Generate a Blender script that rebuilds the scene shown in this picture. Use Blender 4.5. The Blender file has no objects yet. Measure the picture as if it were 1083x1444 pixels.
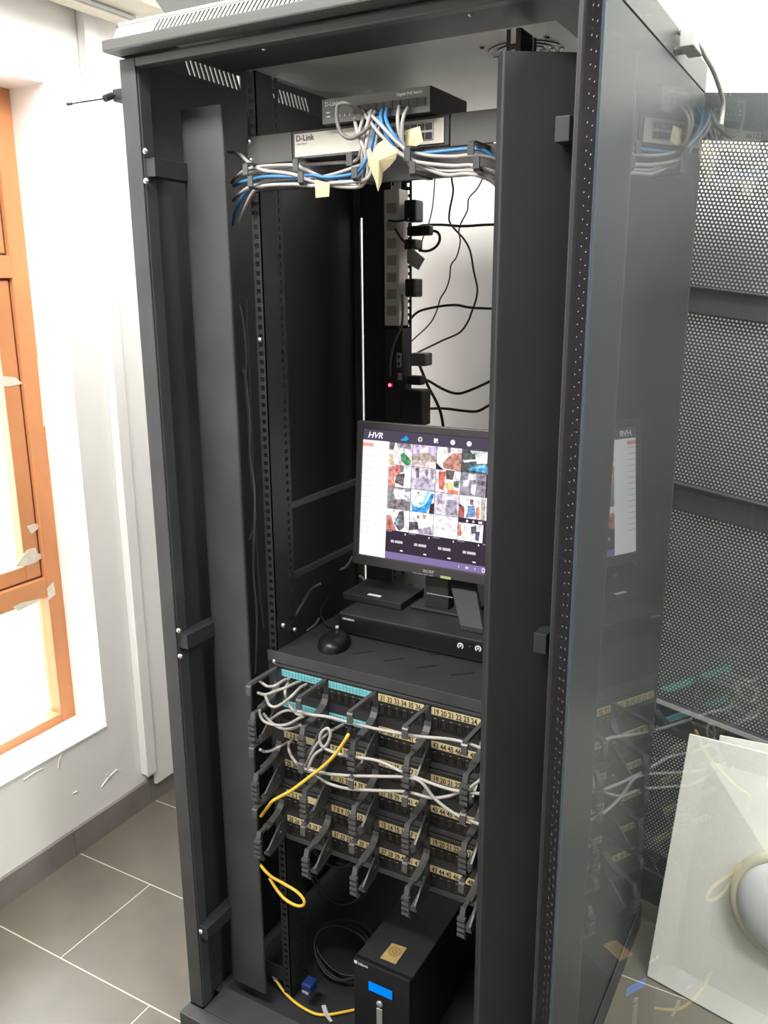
import bpy, bmesh, math, random
import numpy as np
from mathutils import Vector, Matrix

random.seed(7)
scene = bpy.context.scene
COL = scene.collection

# ------------------------------------------------------------------ camera
cam_data = bpy.data.cameras.new('camera')
cam = bpy.data.objects.new('camera', cam_data)
COL.objects.link(cam)
cam_data.sensor_fit = 'VERTICAL'
cam_data.sensor_height = 36.0
cam_data.sensor_width = 27.0
cam_data.lens = 29.878
cam_data.clip_start = 0.02
RIGHT = Vector((0.8720956, 0.4893036, -0.0055895))
DOWN = Vector((0.1180824, -0.2215182, -0.9679805))
FWD = Vector((-0.4748745, 0.8435115, -0.2509632))
m = Matrix((RIGHT, -DOWN, -FWD)).transposed().to_4x4()
m.translation = Vector((1.1455, -1.144, 1.60))
cam.matrix_world = m
scene.camera = cam

# ------------------------------------------------------------------ world, lights, exposure
world = bpy.data.worlds.new('daylight')
scene.world = world
world.use_nodes = True
wb = world.node_tree.nodes['Background']
wb.inputs[0].default_value = (0.92, 0.97, 1.0, 1)
wb.inputs[1].default_value = 2.2

def area_light(name, loc, direction, sx, sy, power, color):
    ld = bpy.data.lights.new(name, 'AREA')
    ld.shape = 'RECTANGLE'; ld.size = sx; ld.size_y = sy
    ld.energy = power; ld.color = color
    o = bpy.data.objects.new(name, ld)
    o.location = loc
    o.rotation_euler = Vector(direction).to_track_quat('-Z', 'Y').to_euler()
    COL.objects.link(o)
    return o
area_light('window_daylight', (-1.25, 0.42, 1.45), (1, -0.45, -0.2), 1.1, 1.8, 95, (0.95, 0.98, 1.0))
area_light('unseen_ceiling_light', (0.10, -0.90, 2.70), (0, 0, -1), 1.2, 0.25, 72, (1.0, 0.97, 0.92))
area_light('unseen_ceiling_light', (1.25, 0.26, 2.70), (0, 0, -1), 1.7, 0.25, 74, (1.0, 0.97, 0.92))  # added light, out of view, to brighten back wall and white boards
area_light('unseen_ceiling_light', (2.4, -0.7, 2.70), (0, 0, -1), 1.2, 0.25, 70, (1.0, 0.97, 0.92))  # added for the white boards; no such source is seen

vs = scene.view_settings
scene.display_settings.display_device = 'sRGB'
vs.view_transform = 'Standard'
vs.look = 'None'
vs.exposure = 0.0
vs.gamma = 1.0
vs.use_curve_mapping = False

# ------------------------------------------------------------------ materials
def lin(c):
    c = c / 255.0
    return c / 12.92 if c <= 0.04045 else ((c + 0.055) / 1.055) ** 2.4
def rgb(r, g, b): return (lin(r), lin(g), lin(b), 1.0)

def mat(name, color, rough=0.5, metal=0.0, noise=0.0, nscale=20.0, bump=0.0, bscale=200.0, spec=0.5):
    """Principled material; noise varies the colour a little, bump adds fine relief."""
    mm = bpy.data.materials.new(name)
    mm.use_nodes = True
    nt = mm.node_tree
    bs = nt.nodes['Principled BSDF']
    bs.inputs['Base Color'].default_value = color
    bs.inputs['Roughness'].default_value = rough
    bs.inputs['Metallic'].default_value = metal
    bs.inputs['Specular IOR Level'].default_value = spec
    tc = nt.nodes.new('ShaderNodeTexCoord')
    if noise > 0:
        nz = nt.nodes.new('ShaderNodeTexNoise')
        nz.inputs['Scale'].default_value = nscale
        nz.inputs['Detail'].default_value = 4
        nt.links.new(tc.outputs['Object'], nz.inputs['Vector'])
        rp = nt.nodes.new('ShaderNodeValToRGB')
        a = tuple(max(0, c * (1 - noise)) for c in color[:3]) + (1,)
        b = tuple(min(1, c * (1 + noise)) for c in color[:3]) + (1,)
        rp.color_ramp.elements[0].color = a
        rp.color_ramp.elements[1].color = b
        rp.color_ramp.elements[0].position = 0.3
        rp.color_ramp.elements[1].position = 0.7
        nt.links.new(nz.outputs['Fac'], rp.inputs['Fac'])
        nt.links.new(rp.outputs['Color'], bs.inputs['Base Color'])
    if bump > 0:
        n2 = nt.nodes.new('ShaderNodeTexNoise')
        n2.inputs['Scale'].default_value = bscale
        n2.inputs['Detail'].default_value = 3
        nt.links.new(tc.outputs['Object'], n2.inputs['Vector'])
        bp = nt.nodes.new('ShaderNodeBump')
        bp.inputs['Strength'].default_value = bump
        bp.inputs['Distance'].default_value = 0.002
        nt.links.new(n2.outputs['Fac'], bp.inputs['Height'])
        nt.links.new(bp.outputs['Normal'], bs.inputs['Normal'])
    return mm

def emat(name, color, strength=1.0):
    mm = bpy.data.materials.new(name)
    mm.use_nodes = True
    nt = mm.node_tree
    nt.nodes.remove(nt.nodes['Principled BSDF'])
    e = nt.nodes.new('ShaderNodeEmission')
    e.inputs[0].default_value = color
    e.inputs[1].default_value = strength
    nt.links.new(e.outputs[0], nt.nodes['Material Output'].inputs[0])
    return mm
_em = {}
def E8g(r, g, b):
    """screen colour with the blotchy detail of a small camera picture"""
    k = (r, g, b, 'grain')
    if k not in _em:
        mm = emat('camera_picture_%d_%d_%d' % (r, g, b), rgb(r, g, b), 1.3)
        nt = mm.node_tree; e = [n for n in nt.nodes if n.type == 'EMISSION'][0]
        nz = nt.nodes.new('ShaderNodeTexNoise'); nz.inputs['Scale'].default_value = 120; nz.inputs['Detail'].default_value = 5
        tc = nt.nodes.new('ShaderNodeTexCoord'); nt.links.new(tc.outputs['Object'], nz.inputs['Vector'])
        mx = nt.nodes.new('ShaderNodeMix'); mx.data_type = 'RGBA'
        c = rgb(r, g, b)
        lo = tuple(v * 0.62 for v in c[:3]) + (1,); hi = tuple(min(1.0, v * 1.25 + 0.10) for v in c[:3]) + (1,)
        mx.inputs[6].default_value = lo; mx.inputs[7].default_value = hi
        mr = nt.nodes.new('ShaderNodeMapRange'); mr.inputs[1].default_value = 0.33; mr.inputs[2].default_value = 0.62
        nt.links.new(nz.outputs['Fac'], mr.inputs[0]); nt.links.new(mr.outputs[0], mx.inputs[0])
        nt.links.new(mx.outputs[2], e.inputs[0])
        _em[k] = mm
    return _em[k]
def E8(r, g, b, s=1.0):
    k = (r, g, b, s)
    if k not in _em: _em[k] = emat('screen_light_%d_%d_%d' % (r, g, b), rgb(r, g, b), s * 1.25)
    return _em[k]

M = {}
M['black'] = mat('black_powder_coat', (0.022, 0.024, 0.028, 1), 0.48, bump=0.06, bscale=900, noise=0.25, nscale=6)
M['black_matt'] = mat('black_matt_plastic', (0.018, 0.018, 0.020, 1), 0.55)
M['black_gloss'] = mat('black_satin_plastic', (0.009, 0.009, 0.011, 1), 0.32, spec=0.3)
M['bezel'] = mat('dark_bezel_plastic', (0.035, 0.033, 0.036, 1), 0.38)
M['grey_metal'] = mat('grey_black_metal', (0.042, 0.044, 0.049, 1), 0.50, noise=0.2, nscale=8)
M['wing_shaded'] = mat('shaded_wing_powder_coat', (0.024, 0.025, 0.029, 1), 0.5, spec=0.45, noise=0.15, nscale=5)  # same metal as the left wing, darkened to paint in shade
M['roof_under'] = mat('roof_underside_grey_paint', (0.66, 0.66, 0.65, 1), 0.45, noise=0.08, nscale=4)
M['pale_and_sheen'] = mat('light_grey_and_vent_sheen', (0.62, 0.61, 0.58, 1), 0.5)  # on the roof vent strip this paleness stands in for reflected light
M['bolt'] = mat('bright_bolt_steel', (0.75, 0.73, 0.70, 1), 0.25, metal=1.0)
M['wall'] = mat('white_wall_paint', (0.91, 0.905, 0.885, 1), 0.7, noise=0.03, nscale=3, bump=0.25, bscale=14)
M['ceil'] = mat('white_ceiling_paint', (0.80, 0.80, 0.78, 1), 0.8, noise=0.02)
M['pvc'] = mat('white_pvc', (0.88, 0.88, 0.865, 1), 0.4, noise=0.03, nscale=5)
M['tile'] = mat('grey_beige_floor_tile', (0.150, 0.137, 0.110, 1), 0.38, noise=0.13, nscale=7, bump=0.05, bscale=60)
M['grout'] = mat('pale_tile_grout', (0.56, 0.53, 0.46, 1), 0.8)
M['skirt'] = mat('dark_grey_skirting_tile', (0.22, 0.20, 0.188, 1), 0.4, noise=0.15, nscale=9)
M['orange'] = mat('orange_brown_frame_paint', (0.67, 0.285, 0.118, 1), 0.45, noise=0.12, nscale=5)
M['groove'] = mat('dark_rubber_gasket', (0.10, 0.075, 0.07, 1), 0.7)
M['tape'] = mat('masking_tape_remnant', (0.80, 0.74, 0.62, 1), 0.8, noise=0.1, nscale=40)
M['ac'] = mat('cream_plastic_housing', (0.72, 0.68, 0.58, 1), 0.4)
M['cable_grey'] = mat('grey_cable_jacket', (0.36, 0.345, 0.335, 1), 0.45, noise=0.08, nscale=30)
M['cable_dark'] = mat('dark_grey_cable_jacket', (0.13, 0.125, 0.12, 1), 0.5)
M['cable_blue'] = mat('blue_cable_jacket', (0.04, 0.19, 0.42, 1), 0.4)
M['cable_yellow'] = mat('yellow_cable_jacket', (0.74, 0.47, 0.045, 1), 0.4, noise=0.1, nscale=30)
M['cable_black'] = mat('black_cable_jacket', (0.014, 0.014, 0.015, 1), 0.45)
M['note'] = mat('pale_yellow_note_paper', (0.50, 0.44, 0.27, 1), 0.8, noise=0.1, nscale=50)
M['white_face'] = mat('cream_white_front_panel', (0.48, 0.46, 0.41, 1), 0.45)
M['switch_face'] = mat('grey_switch_front', (0.115, 0.115, 0.112, 1), 0.45)
M['switch_case'] = mat('dark_switch_case', (0.035, 0.034, 0.034, 1), 0.5)
M['print_black'] = mat('black_print', (0.02, 0.02, 0.02, 1), 0.6)
M['print_white'] = mat('white_print', (0.75, 0.75, 0.75, 1), 0.6)
M['print_grey'] = mat('grey_print', (0.35, 0.35, 0.36, 1), 0.5)
M['label_blue'] = mat('blue_label_card', (0.20, 0.56, 0.62, 1), 0.6, noise=0.12, nscale=60)
M['label_line'] = mat('dark_label_ruling', (0.03, 0.16, 0.20, 1), 0.7)
M['label_yellow'] = mat('yellowed_label_card', (0.58, 0.48, 0.27, 1), 0.7, noise=0.15, nscale=60)
M['ink'] = mat('dark_ink', (0.04, 0.03, 0.025, 1), 0.8)
M['jack'] = mat('black_jack_plastic', (0.012, 0.011, 0.011, 1), 0.4)
M['ring'] = mat('grey_black_ring_plastic', (0.062, 0.064, 0.067, 1), 0.32)
M['pdu'] = mat('grey_white_power_strip', (0.60, 0.55, 0.52, 1), 0.5)
M['plug_grey'] = mat('grey_plug_plastic', (0.28, 0.29, 0.27, 1), 0.5)
M['sticker'] = mat('gold_sticker', (0.42, 0.30, 0.12, 1), 0.5, noise=0.15, nscale=60)
M['sticker_ring'] = mat('brown_sticker_print', (0.26, 0.15, 0.05, 1), 0.6)
M['board'] = mat('white_board_sheet', (0.82, 0.81, 0.77, 1), 0.5, noise=0.035, nscale=3)
M['lamp_rim'] = mat('yellowed_lamp_rim', (0.60, 0.57, 0.44, 1), 0.45)
M['lamp_glass'] = mat('opal_lamp_cover', (0.68, 0.69, 0.71, 1), 0.35)
M['mesh'] = mat('dark_mesh_steel', (0.030, 0.034, 0.036, 1), 0.45)
M['side'] = mat('side_panel_grey_black', (0.030, 0.033, 0.037, 1), 0.45, noise=0.1, nscale=3)
M['cap_side'] = mat('roof_cap_grey_paint', (0.066, 0.067, 0.066, 1), 0.42, noise=0.1, nscale=5)
M['frit'] = mat('black_glass_print', (0.012, 0.011, 0.012, 1), 0.3)
M['frit_dot'] = mat('pale_frit_dot', (0.26, 0.26, 0.25, 1), 0.5)
M['trim_blue'] = mat('blue_grey_glass_edge', (0.05, 0.072, 0.095, 1), 0.3)
M['silver'] = mat('silver_button', (0.45, 0.45, 0.46, 1), 0.35, metal=0.6)
M['led_red'] = emat('red_led', (1.0, 0.02, 0.05, 1), 18.0)
M['lcd'] = emat('blue_lcd_backlight', (0.0, 0.26, 0.95, 1), 1.0)
M['power_led'] = emat('green_power_light', (0.62, 0.72, 0.32, 1), 0.8)
M['blue_plastic'] = mat('dark_blue_plastic', (0.01, 0.025, 0.12, 1), 0.35)

def glass_sheet(name, tint, ior, rough=0.0, haze=0.0):
    """Thin sheet: Fresnel mirror on the face the ray enters, tinted see-through otherwise."""
    mm = bpy.data.materials.new(name)
    mm.use_nodes = True
    nt = mm.node_tree
    nt.nodes.remove(nt.nodes['Principled BSDF'])
    tr = nt.nodes.new('ShaderNodeBsdfTransparent'); tr.inputs[0].default_value = tint
    gl = nt.nodes.new('ShaderNodeBsdfGlossy'); gl.inputs['Roughness'].default_value = rough
    gl.inputs[0].default_value = (0.95, 1.0, 1.0, 1)
    fr = nt.nodes.new('ShaderNodeFresnel'); fr.inputs[0].default_value = ior
    ge = nt.nodes.new('ShaderNodeNewGeometry')
    inv = nt.nodes.new('ShaderNodeMath'); inv.operation = 'SUBTRACT'; inv.inputs[0].default_value = 1.0
    mul = nt.nodes.new('ShaderNodeMath'); mul.operation = 'MULTIPLY'
    mx = nt.nodes.new('ShaderNodeMixShader')
    nt.links.new(ge.outputs['Backfacing'], inv.inputs[1])
    nt.links.new(inv.outputs[0], mul.inputs[0]); nt.links.new(fr.outputs[0], mul.inputs[1])
    nt.links.new(mul.outputs[0], mx.inputs[0])
    nt.links.new(tr.outputs[0], mx.inputs[1]); nt.links.new(gl.outputs[0], mx.inputs[2])
    if haze > 0:                                  # uneven diffuse veil, painting in haze reflected by the glass
        df = nt.nodes.new('ShaderNodeBsdfDiffuse'); df.inputs[0].default_value = (0.66, 0.72, 0.72, 1)
        nz = nt.nodes.new('ShaderNodeTexNoise'); nz.inputs['Scale'].default_value = 9.0; nz.inputs['Detail'].default_value = 5
        tc = nt.nodes.new('ShaderNodeTexCoord'); nt.links.new(tc.outputs['Object'], nz.inputs['Vector'])
        mr = nt.nodes.new('ShaderNodeMapRange'); mr.inputs[1].default_value = 0.3; mr.inputs[2].default_value = 0.7
        mr.inputs[3].default_value = haze * 0.75; mr.inputs[4].default_value = haze * 1.25
        nt.links.new(nz.outputs['Fac'], mr.inputs[0])
        m2 = nt.nodes.new('ShaderNodeMixShader')
        nt.links.new(mr.outputs[0], m2.inputs[0]); nt.links.new(mx.outputs[0], m2.inputs[1]); nt.links.new(df.outputs[0], m2.inputs[2])
        mx = m2
    nt.links.new(mx.outputs[0], nt.nodes['Material Output'].inputs[0])
    return mm
M['door_glass'] = glass_sheet('smoked_door_glass', (0.94, 0.965, 0.955, 1), 1.53, haze=0.007)
M['window_glass'] = glass_sheet('window_glass', (0.97, 0.98, 0.98, 1), 1.45)

# ------------------------------------------------------------------ mesh helpers
class MB:
    def __init__(s): s.v = []; s.f = []; s.mi = []; s.sm = []; s.cur = 0
    def add(s, verts, faces, smooth=False):
        b = len(s.v); s.v += [tuple(p) for p in verts]
        for f in faces:
            s.f.append([b + i for i in f]); s.mi.append(s.cur); s.sm.append(smooth)
        return s
    def mat(s, i): s.cur = i; return s
    def box(s, x0, x1, y0, y1, z0, z1):
        return s.obox((0, 0, 0), (1, 0, 0), (0, 1, 0), (0, 0, 1), x0, x1, y0, y1, z0, z1)
    def obox(s, o, u, v, w, a0, a1, b0, b1, c0, c1):
        o, u, v, w = Vector(o), Vector(u), Vector(v), Vector(w)
        p = [o + u * a + v * b + w * c for c in (c0, c1) for b in (b0, b1) for a in (a0, a1)]
        return s.add(p, [(0, 2, 3, 1), (4, 5, 7, 6), (0, 1, 5, 4), (1, 3, 7, 5), (3, 2, 6, 7), (2, 0, 4, 6)])
    def prism(s, poly, axis, a0, a1):
        """poly: 2D list in the two other axes (order x,y,z), extruded along axis."""
        def mk(p, a):
            if axis == 'x': return (a, p[0], p[1])
            if axis == 'y': return (p[0], a, p[1])
            return (p[0], p[1], a)
        n = len(poly)
        vs_ = [mk(p, a0) for p in poly] + [mk(p, a1) for p in poly]
        fs = [tuple(range(n))[::-1], tuple(range(n, 2 * n))]
        fs += [(i, (i + 1) % n, n + (i + 1) % n, n + i) for i in range(n)]
        return s.add(vs_, fs)
    def lathe(s, o, axis, profile, n=20, smooth=True):
        """profile [(r, h)] about axis through o."""
        o = Vector(o); ax = Vector(axis).normalized()
        t = Vector((0, 0, 1)) if abs(ax.z) < 0.9 else Vector((1, 0, 0))
        u = ax.cross(t).normalized(); w = ax.cross(u)
        vs_ = []; fs = []
        for r, h in profile:
            for k in range(n):
                a = 2 * math.pi * k / n
                vs_.append(o + ax * h + (u * math.cos(a) + w * math.sin(a)) * r)
        for i in range(len(profile) - 1):
            for k in range(n):
                k2 = (k + 1) % n
                fs.append((i * n + k, i * n + k2, (i + 1) * n + k2, (i + 1) * n + k))
        s.add(vs_, fs, smooth)
        s.add(vs_[:n], [tuple(range(n))[::-1]]); s.add(vs_[-n:], [tuple(range(n))])
        return s
    def tube(s, pts, r, n=7, sub=5, smooth=True):
        P = [Vector(p) for p in pts]
        if len(P) > 2 and sub > 1:
            Q = [P[0] + (P[0] - P[1])] + P + [P[-1] + (P[-1] - P[-2])]
            out = []
            for i in range(1, len(Q) - 2):
                a, b, c, d = Q[i - 1], Q[i], Q[i + 1], Q[i + 2]
                for k in range(sub):
                    t = k / sub
                    out.append(0.5 * ((2 * b) + (c - a) * t + (2 * a - 5 * b + 4 * c - d) * t * t + (3 * b - a - 3 * c + d) * t ** 3))
            out.append(P[-1]); P = out
        vs_ = []; fs = []
        tprev = (P[1] - P[0]).normalized()
        up = Vector((0, 0, 1)) if abs(tprev.z) < 0.9 else Vector((1, 0, 0))
        nrm = tprev.cross(up).normalized()
        for i, p in enumerate(P):
            t = (P[min(i + 1, len(P) - 1)] - P[max(i - 1, 0)])
            t = t.normalized() if t.length > 1e-9 else tprev
            nrm = (nrm - t * nrm.dot(t))
            nrm = nrm.normalized() if nrm.length > 1e-6 else t.orthogonal().normalized()
            bn = t.cross(nrm)
            for k in range(n):
                a = 2 * math.pi * k / n
                vs_.append(p + (nrm * math.cos(a) + bn * math.sin(a)) * r)
            tprev = t
        m_ = len(P)
        for i in range(m_ - 1):
            for k in range(n):
                k2 = (k + 1) % n
                fs.append((i * n + k, i * n + k2, (i + 1) * n + k2, (i + 1) * n + k))
        s.add(vs_, fs, smooth)
        s.add(vs_[:n], [tuple(range(n))[::-1]]); s.add(vs_[-n:], [tuple(range(n))])
        return s
    def strip(s, path, x0, x1, t):
        """flat band of thickness t following a (y, z) path, spanning x0..x1."""
        n = len(path); outp = []; inn = []
        for i in range(n):
            a = Vector(path[max(i - 1, 0)]); b = Vector(path[min(i + 1, n - 1)])
            d = (b - a).normalized(); nn = Vector((-d.y, d.x))
            p = Vector(path[i]); outp.append(p + nn * t / 2); inn.append(p - nn * t / 2)
        vs_ = []
        for i in range(n):
            vs_ += [(x0, outp[i].x, outp[i].y), (x1, outp[i].x, outp[i].y), (x1, inn[i].x, inn[i].y), (x0, inn[i].x, inn[i].y)]
        fs = [(0, 1, 2, 3), ((n - 1) * 4 + 3, (n - 1) * 4 + 2, (n - 1) * 4 + 1, (n - 1) * 4)]
        for i in range(n - 1):
            a = i * 4; b = a + 4
            fs += [(a, b, b + 1, a + 1), (a + 1, b + 1, b + 2, a + 2), (a + 2, b + 2, b + 3, a + 3), (a + 3, b + 3, b, a)]
        return s.add(vs_, fs)
    def mesh(s, name, mats):
        me = bpy.data.meshes.new(name)
        me.from_pydata(s.v, [], s.f)
        for mm in (mats if isinstance(mats, (list, tuple)) else [mats]): me.materials.append(mm)
        me.polygons.foreach_set('material_index', s.mi)
        me.polygons.foreach_set('use_smooth', s.sm)
        bm = bmesh.new(); bm.from_mesh(me)
        bmesh.ops.recalc_face_normals(bm, faces=bm.faces); bm.to_mesh(me); bm.free()
        me.update()
        return me
    def build(s, name, mats, parent=None, bevel=0.0, origin=None):
        me = s.mesh(name, mats)
        o = bpy.data.objects.new(name, me)
        COL.objects.link(o)
        if origin is not None:
            me.transform(Matrix.Translation(-Vector(origin))); o.location = origin
        if parent is not None: put_under(o, parent)
        if bevel > 0:
            b = o.modifiers.new('bevel', 'BEVEL'); b.width = bevel; b.segments = 2
            b.limit_method = 'ANGLE'; b.angle_limit = math.radians(40)
        return o

def wloc(o):
    v = Vector((0, 0, 0))
    while o is not None: v = v + o.location; o = o.parent
    return v
def put_under(o, parent):
    """all things here are unrotated Empties, so parenting is a plain shift of the location"""
    o.parent = parent
    o.location = o.location - wloc(parent)
def place(me, name, loc, parent=None):
    o = bpy.data.objects.new(name, me); COL.objects.link(o); o.location = loc
    if parent is not None: put_under(o, parent)
    return o
def tag(o, label=None, cat=None, group=None, kind=None):
    if label: o['label'] = label
    if cat: o['category'] = cat
    if group: o['group'] = group
    if kind: o['kind'] = kind
    return o
def thing(name, label, cat, loc=(0, 0, 0), group=None):
    o = bpy.data.objects.new(name, None); o.empty_display_size = 0.05
    COL.objects.link(o); o.location = loc
    return tag(o, label, cat, group)
def structure(o): o['kind'] = 'structure'; return o

_tx = {}
def text_part(name, body, size, loc, material, parent, sx=1.0, shear=0.0, face='-y', spacing=1.0, align='LEFT', rot=None, bold=0.012):
    key = (body, size, shear, spacing, align, bold)
    if key not in _tx:
        cu = bpy.data.curves.new('text', 'FONT')
        cu.body = body; cu.size = size; cu.extrude = 0.0002; cu.shear = shear; cu.offset = size * bold; cu.space_character = spacing
        cu.resolution_u = 3; cu.align_x = align
        to = bpy.data.objects.new('text', cu); COL.objects.link(to)
        dg = bpy.context.evaluated_depsgraph_get()
        me = bpy.data.meshes.new_from_object(to.evaluated_get(dg))
        bpy.data.objects.remove(to); bpy.data.curves.remove(cu)
        _tx[key] = me
    me = _tx[key].copy(); me.name = name
    me.materials.clear(); me.materials.append(material)
    if face == '-y': rm = Matrix.Rotation(math.radians(90), 4, 'X')
    else: rm = Matrix.Identity(4)
    if rot is not None: rm = rot
    me.transform(rm @ Matrix.Diagonal((sx, 1, 1, 1)))
    return place(me, name, loc, parent)

# ------------------------------------------------------------------ the room
XW0, XW1, YW0, YW1, ZC = -0.72, 4.80, -5.00, 1.02, 2.75
WY0, WY1, WZ0, WZ1 = -0.55, 0.46, 0.343, 2.107          # window opening in the left wall
floor = structure(MB().box(XW0, XW1, YW0, YW1, -0.05, -0.0008).build('floor', M['grout']))
tile_cache = {}
row = 0
yy = 0.0 - 16 * 0.31
k = -16
while yy < YW1:
    y0, y1 = max(yy, YW0), min(yy + 0.31, YW1)
    off = -0.43 if k % 2 == 0 else -0.13
    xx = off - 0.6
    while xx < XW1:
        x0, x1 = max(xx, XW0), min(xx + 0.6, XW1)
        if x1 - x0 > 0.02 and y1 - y0 > 0.02:
            key = (round(x1 - x0, 3), round(y1 - y0, 3))
            if key not in tile_cache:
                w, d = key
                tile_cache[key] = MB().box(0.002, w - 0.002, 0.002, d - 0.002, -0.004, 0.0).mesh('tile', M['tile'])
            place(tile_cache[key], 'tile', (x0, y0, 0), floor)
        xx += 0.6
    yy += 0.31; k += 1

w = MB()
T = 0.30
w.box(XW0 - T, XW0, YW0 - 0.1, WY0, 0, ZC); w.box(XW0 - T, XW0, WY1, YW1 + 0.1, 0, ZC)
w.box(XW0 - T, XW0, WY0, WY1, 0, WZ0); w.box(XW0 - T, XW0, WY0, WY1, WZ1, ZC)
structure(w.build('wall_left', M['wall']))
structure(MB().box(XW0 - T, XW1 + 0.1, YW1, YW1 + 0.1, 0, ZC).build('wall_back', M['wall']))
structure(MB().box(XW1, XW1 + 0.1, YW0 - 0.1, YW1 + 0.1, 0, ZC).build('wall_right', M['wall']))
structure(MB().box(XW0 - T, XW1 + 0.1, YW0 - 0.1, YW0, 0, ZC).build('wall_front', M['wall']))
structure(MB().box(XW0 - T, XW1 + 0.1, YW0 - 0.1, YW1 + 0.1, ZC, ZC + 0.1).build('ceiling', M['ceil']))
bb = thing('baseboard_left', None, None, (XW0, 0, 0)); structure(bb)
del_keys = [kk for kk in ('label', 'category') if kk in bb.keys()]
bt = MB().box(0, 0.012, 0.001, 0.307, 0, 0.083).mesh('skirting_tile', M['skirt'])
y = -4.94
while y < 0.72:
    place(bt, 'skirting_tile', (XW0, y, 0), bb); y += 0.308
structure(MB().box(XW0 + 0.012, XW1, YW1 - 0.012, YW1, 0, 0.083).build('baseboard_back', M['skirt']))
# blobs of plaster ridges on the wall under the window
pl = MB()
for (pp, r) in (([(-0.7190,0.1627,0.3213),(-0.7190,0.1976,0.3241),(-0.7190,0.2256,0.3223)], 0.0018), ([(-0.7190,0.2759,0.2977),(-0.7190,0.2868,0.3257),(-0.7190,0.3138,0.3411)], 0.0016),
                ([(-0.7190,0.4189,0.1567),(-0.7190,0.4458,0.1709),(-0.7190,0.4842,0.1818)], 0.0022), ([(-0.7190,0.4420,0.1874),(-0.7190,0.4675,0.1615)], 0.0018), ([(-0.7190,0.3160,0.1931),(-0.7190,0.3314,0.1915)], 0.0018)):
    pl.tube(pp, r, 6)
structure(pl.build('trim_plaster_ridge', M['wall']))

# window: orange frame, two bays, sash with groove, white panes
win = thing('window_1', None, None, (-0.85, 0, WZ0)); structure(win)
FX0, FX1 = -0.90, -0.85
MB().box(FX0, FX1, WY1 - 0.052, WY1, WZ0, WZ1).build('frame_stile', M['orange'], win, 0.002)
MB().box(FX0, FX1, WY0, WY0 + 0.052, WZ0, WZ1).build('frame_stile', M['orange'], win, 0.002)
for (y0, y1) in ((WY0 + 0.052, WY1 - 0.052),):
    MB().box(FX0, FX1, y0, y1, WZ0, WZ0 + 0.03).build('frame_sill', M['orange'], win, 0.002)
    MB().box(FX0, FX1, y0, y1, WZ1 - 0.05, WZ1).build('frame_head', M['orange'], win, 0.002)
    MB().box(FX0, FX1, y0, y1, 0.745, 0.805).build('frame_transom', M['orange'], win, 0.002)
    MB().box(FX0, FX1, y0, y1, 1.640, 1.697).build('frame_transom', M['orange'], win, 0.002)
    MB().box(FX0 + 0.015, FX0 + 0.02, y0, y1, WZ0 + 0.03, 0.745).build('pane', M['window_glass'], win)
    # top and middle sashes, each set back a little behind a dark gasket
    for (z0, z1) in ((0.811, 1.634), (1.703, WZ1 - 0.056)):
        s = MB(); s.box(FX0, FX1 - 0.012, y0 + 0.006, y0 + 0.056, z0, z1); s.box(FX0, FX1 - 0.012, y1 - 0.056, y1 - 0.006, z0, z1)
        s.box(FX0, FX1 - 0.012, y0 + 0.056, y1 - 0.056, z0, z0 + 0.043); s.box(FX0, FX1 - 0.012, y0 + 0.056, y1 - 0.056, z1 - 0.043, z1)
        so = s.build('sash', M['orange'], win, 0.002)
        MB().box(FX0 + 0.012, FX0 + 0.017, y0 + 0.056, y1 - 0.056, z0 + 0.043, z1 - 0.043).build('pane', M['window_glass'], so)
        g = MB(); e = 0.006
        for (a, b, c, d) in ((y0, y0 + e, z0 - e, z1 + e), (y1 - e, y1, z0 - e, z1 + e), (y0 + e, y1 - e, z0 - e, z0), (y0 + e, y1 - e, z1, z1 + e)):
            g.box(FX0, FX1 - 0.016, a, b, c, d)
        g.build('gasket', M['groove'], so)
# torn masking tape left on the frame
def patch(name, pts, x, mname, parent, th=0.001):
    n = len(pts)
    vs_ = [(x, p[1], p[2]) for p in pts] + [(x + th, p[1], p[2]) for p in pts]
    fs = [tuple(range(n))[::-1], tuple(range(n, 2 * n))] + [(i, (i + 1) % n, n + (i + 1) % n, n + i) for i in range(n)]
    return MB().add(vs_, fs).build(name, M[mname], parent)
patch('tape_remnant', [(-0.8620,0.3436,1.3889),(-0.8620,0.3867,1.3814),(-0.8620,0.4135,1.3617),(-0.8620,0.3658,1.3586),(-0.8620,0.3401,1.3630)], -0.8615, 'tape', win)
patch('tape_remnant', [(-0.8620,0.3708,0.9673),(-0.8620,0.4019,0.9680),(-0.8620,0.4171,0.9538),(-0.8620,0.3840,0.9411)], -0.8615, 'tape', win)
patch('tape_remnant', [(-0.8620,0.3643,0.9002),(-0.8620,0.3929,0.8988),(-0.8620,0.3955,0.8812),(-0.8620,0.4258,0.8686),(-0.8620,0.3873,0.8558),(-0.8620,0.3630,0.8543),(-0.8620,0.3170,0.8614)], -0.8615, 'tape', win)
patch('tape_remnant', [(-0.8500,0.2888,0.7551),(-0.8500,0.3171,0.7583),(-0.8500,0.3883,0.7500),(-0.8500,0.3629,0.7432),(-0.8500,0.3027,0.7378)], -0.8495, 'tape', win)
patch('tape_remnant', [(-0.8500,0.4061,0.7725),(-0.8500,0.4305,0.7868),(-0.8500,0.4331,0.7465),(-0.8500,0.4067,0.7375)], -0.8495, 'tape', win)
patch('tape_remnant', [(-0.8500,0.4566,1.4282),(-0.8500,0.4613,1.4278),(-0.8500,0.4587,1.2411),(-0.8500,0.4534,1.2378)], -0.8495, 'tape', win)
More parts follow.
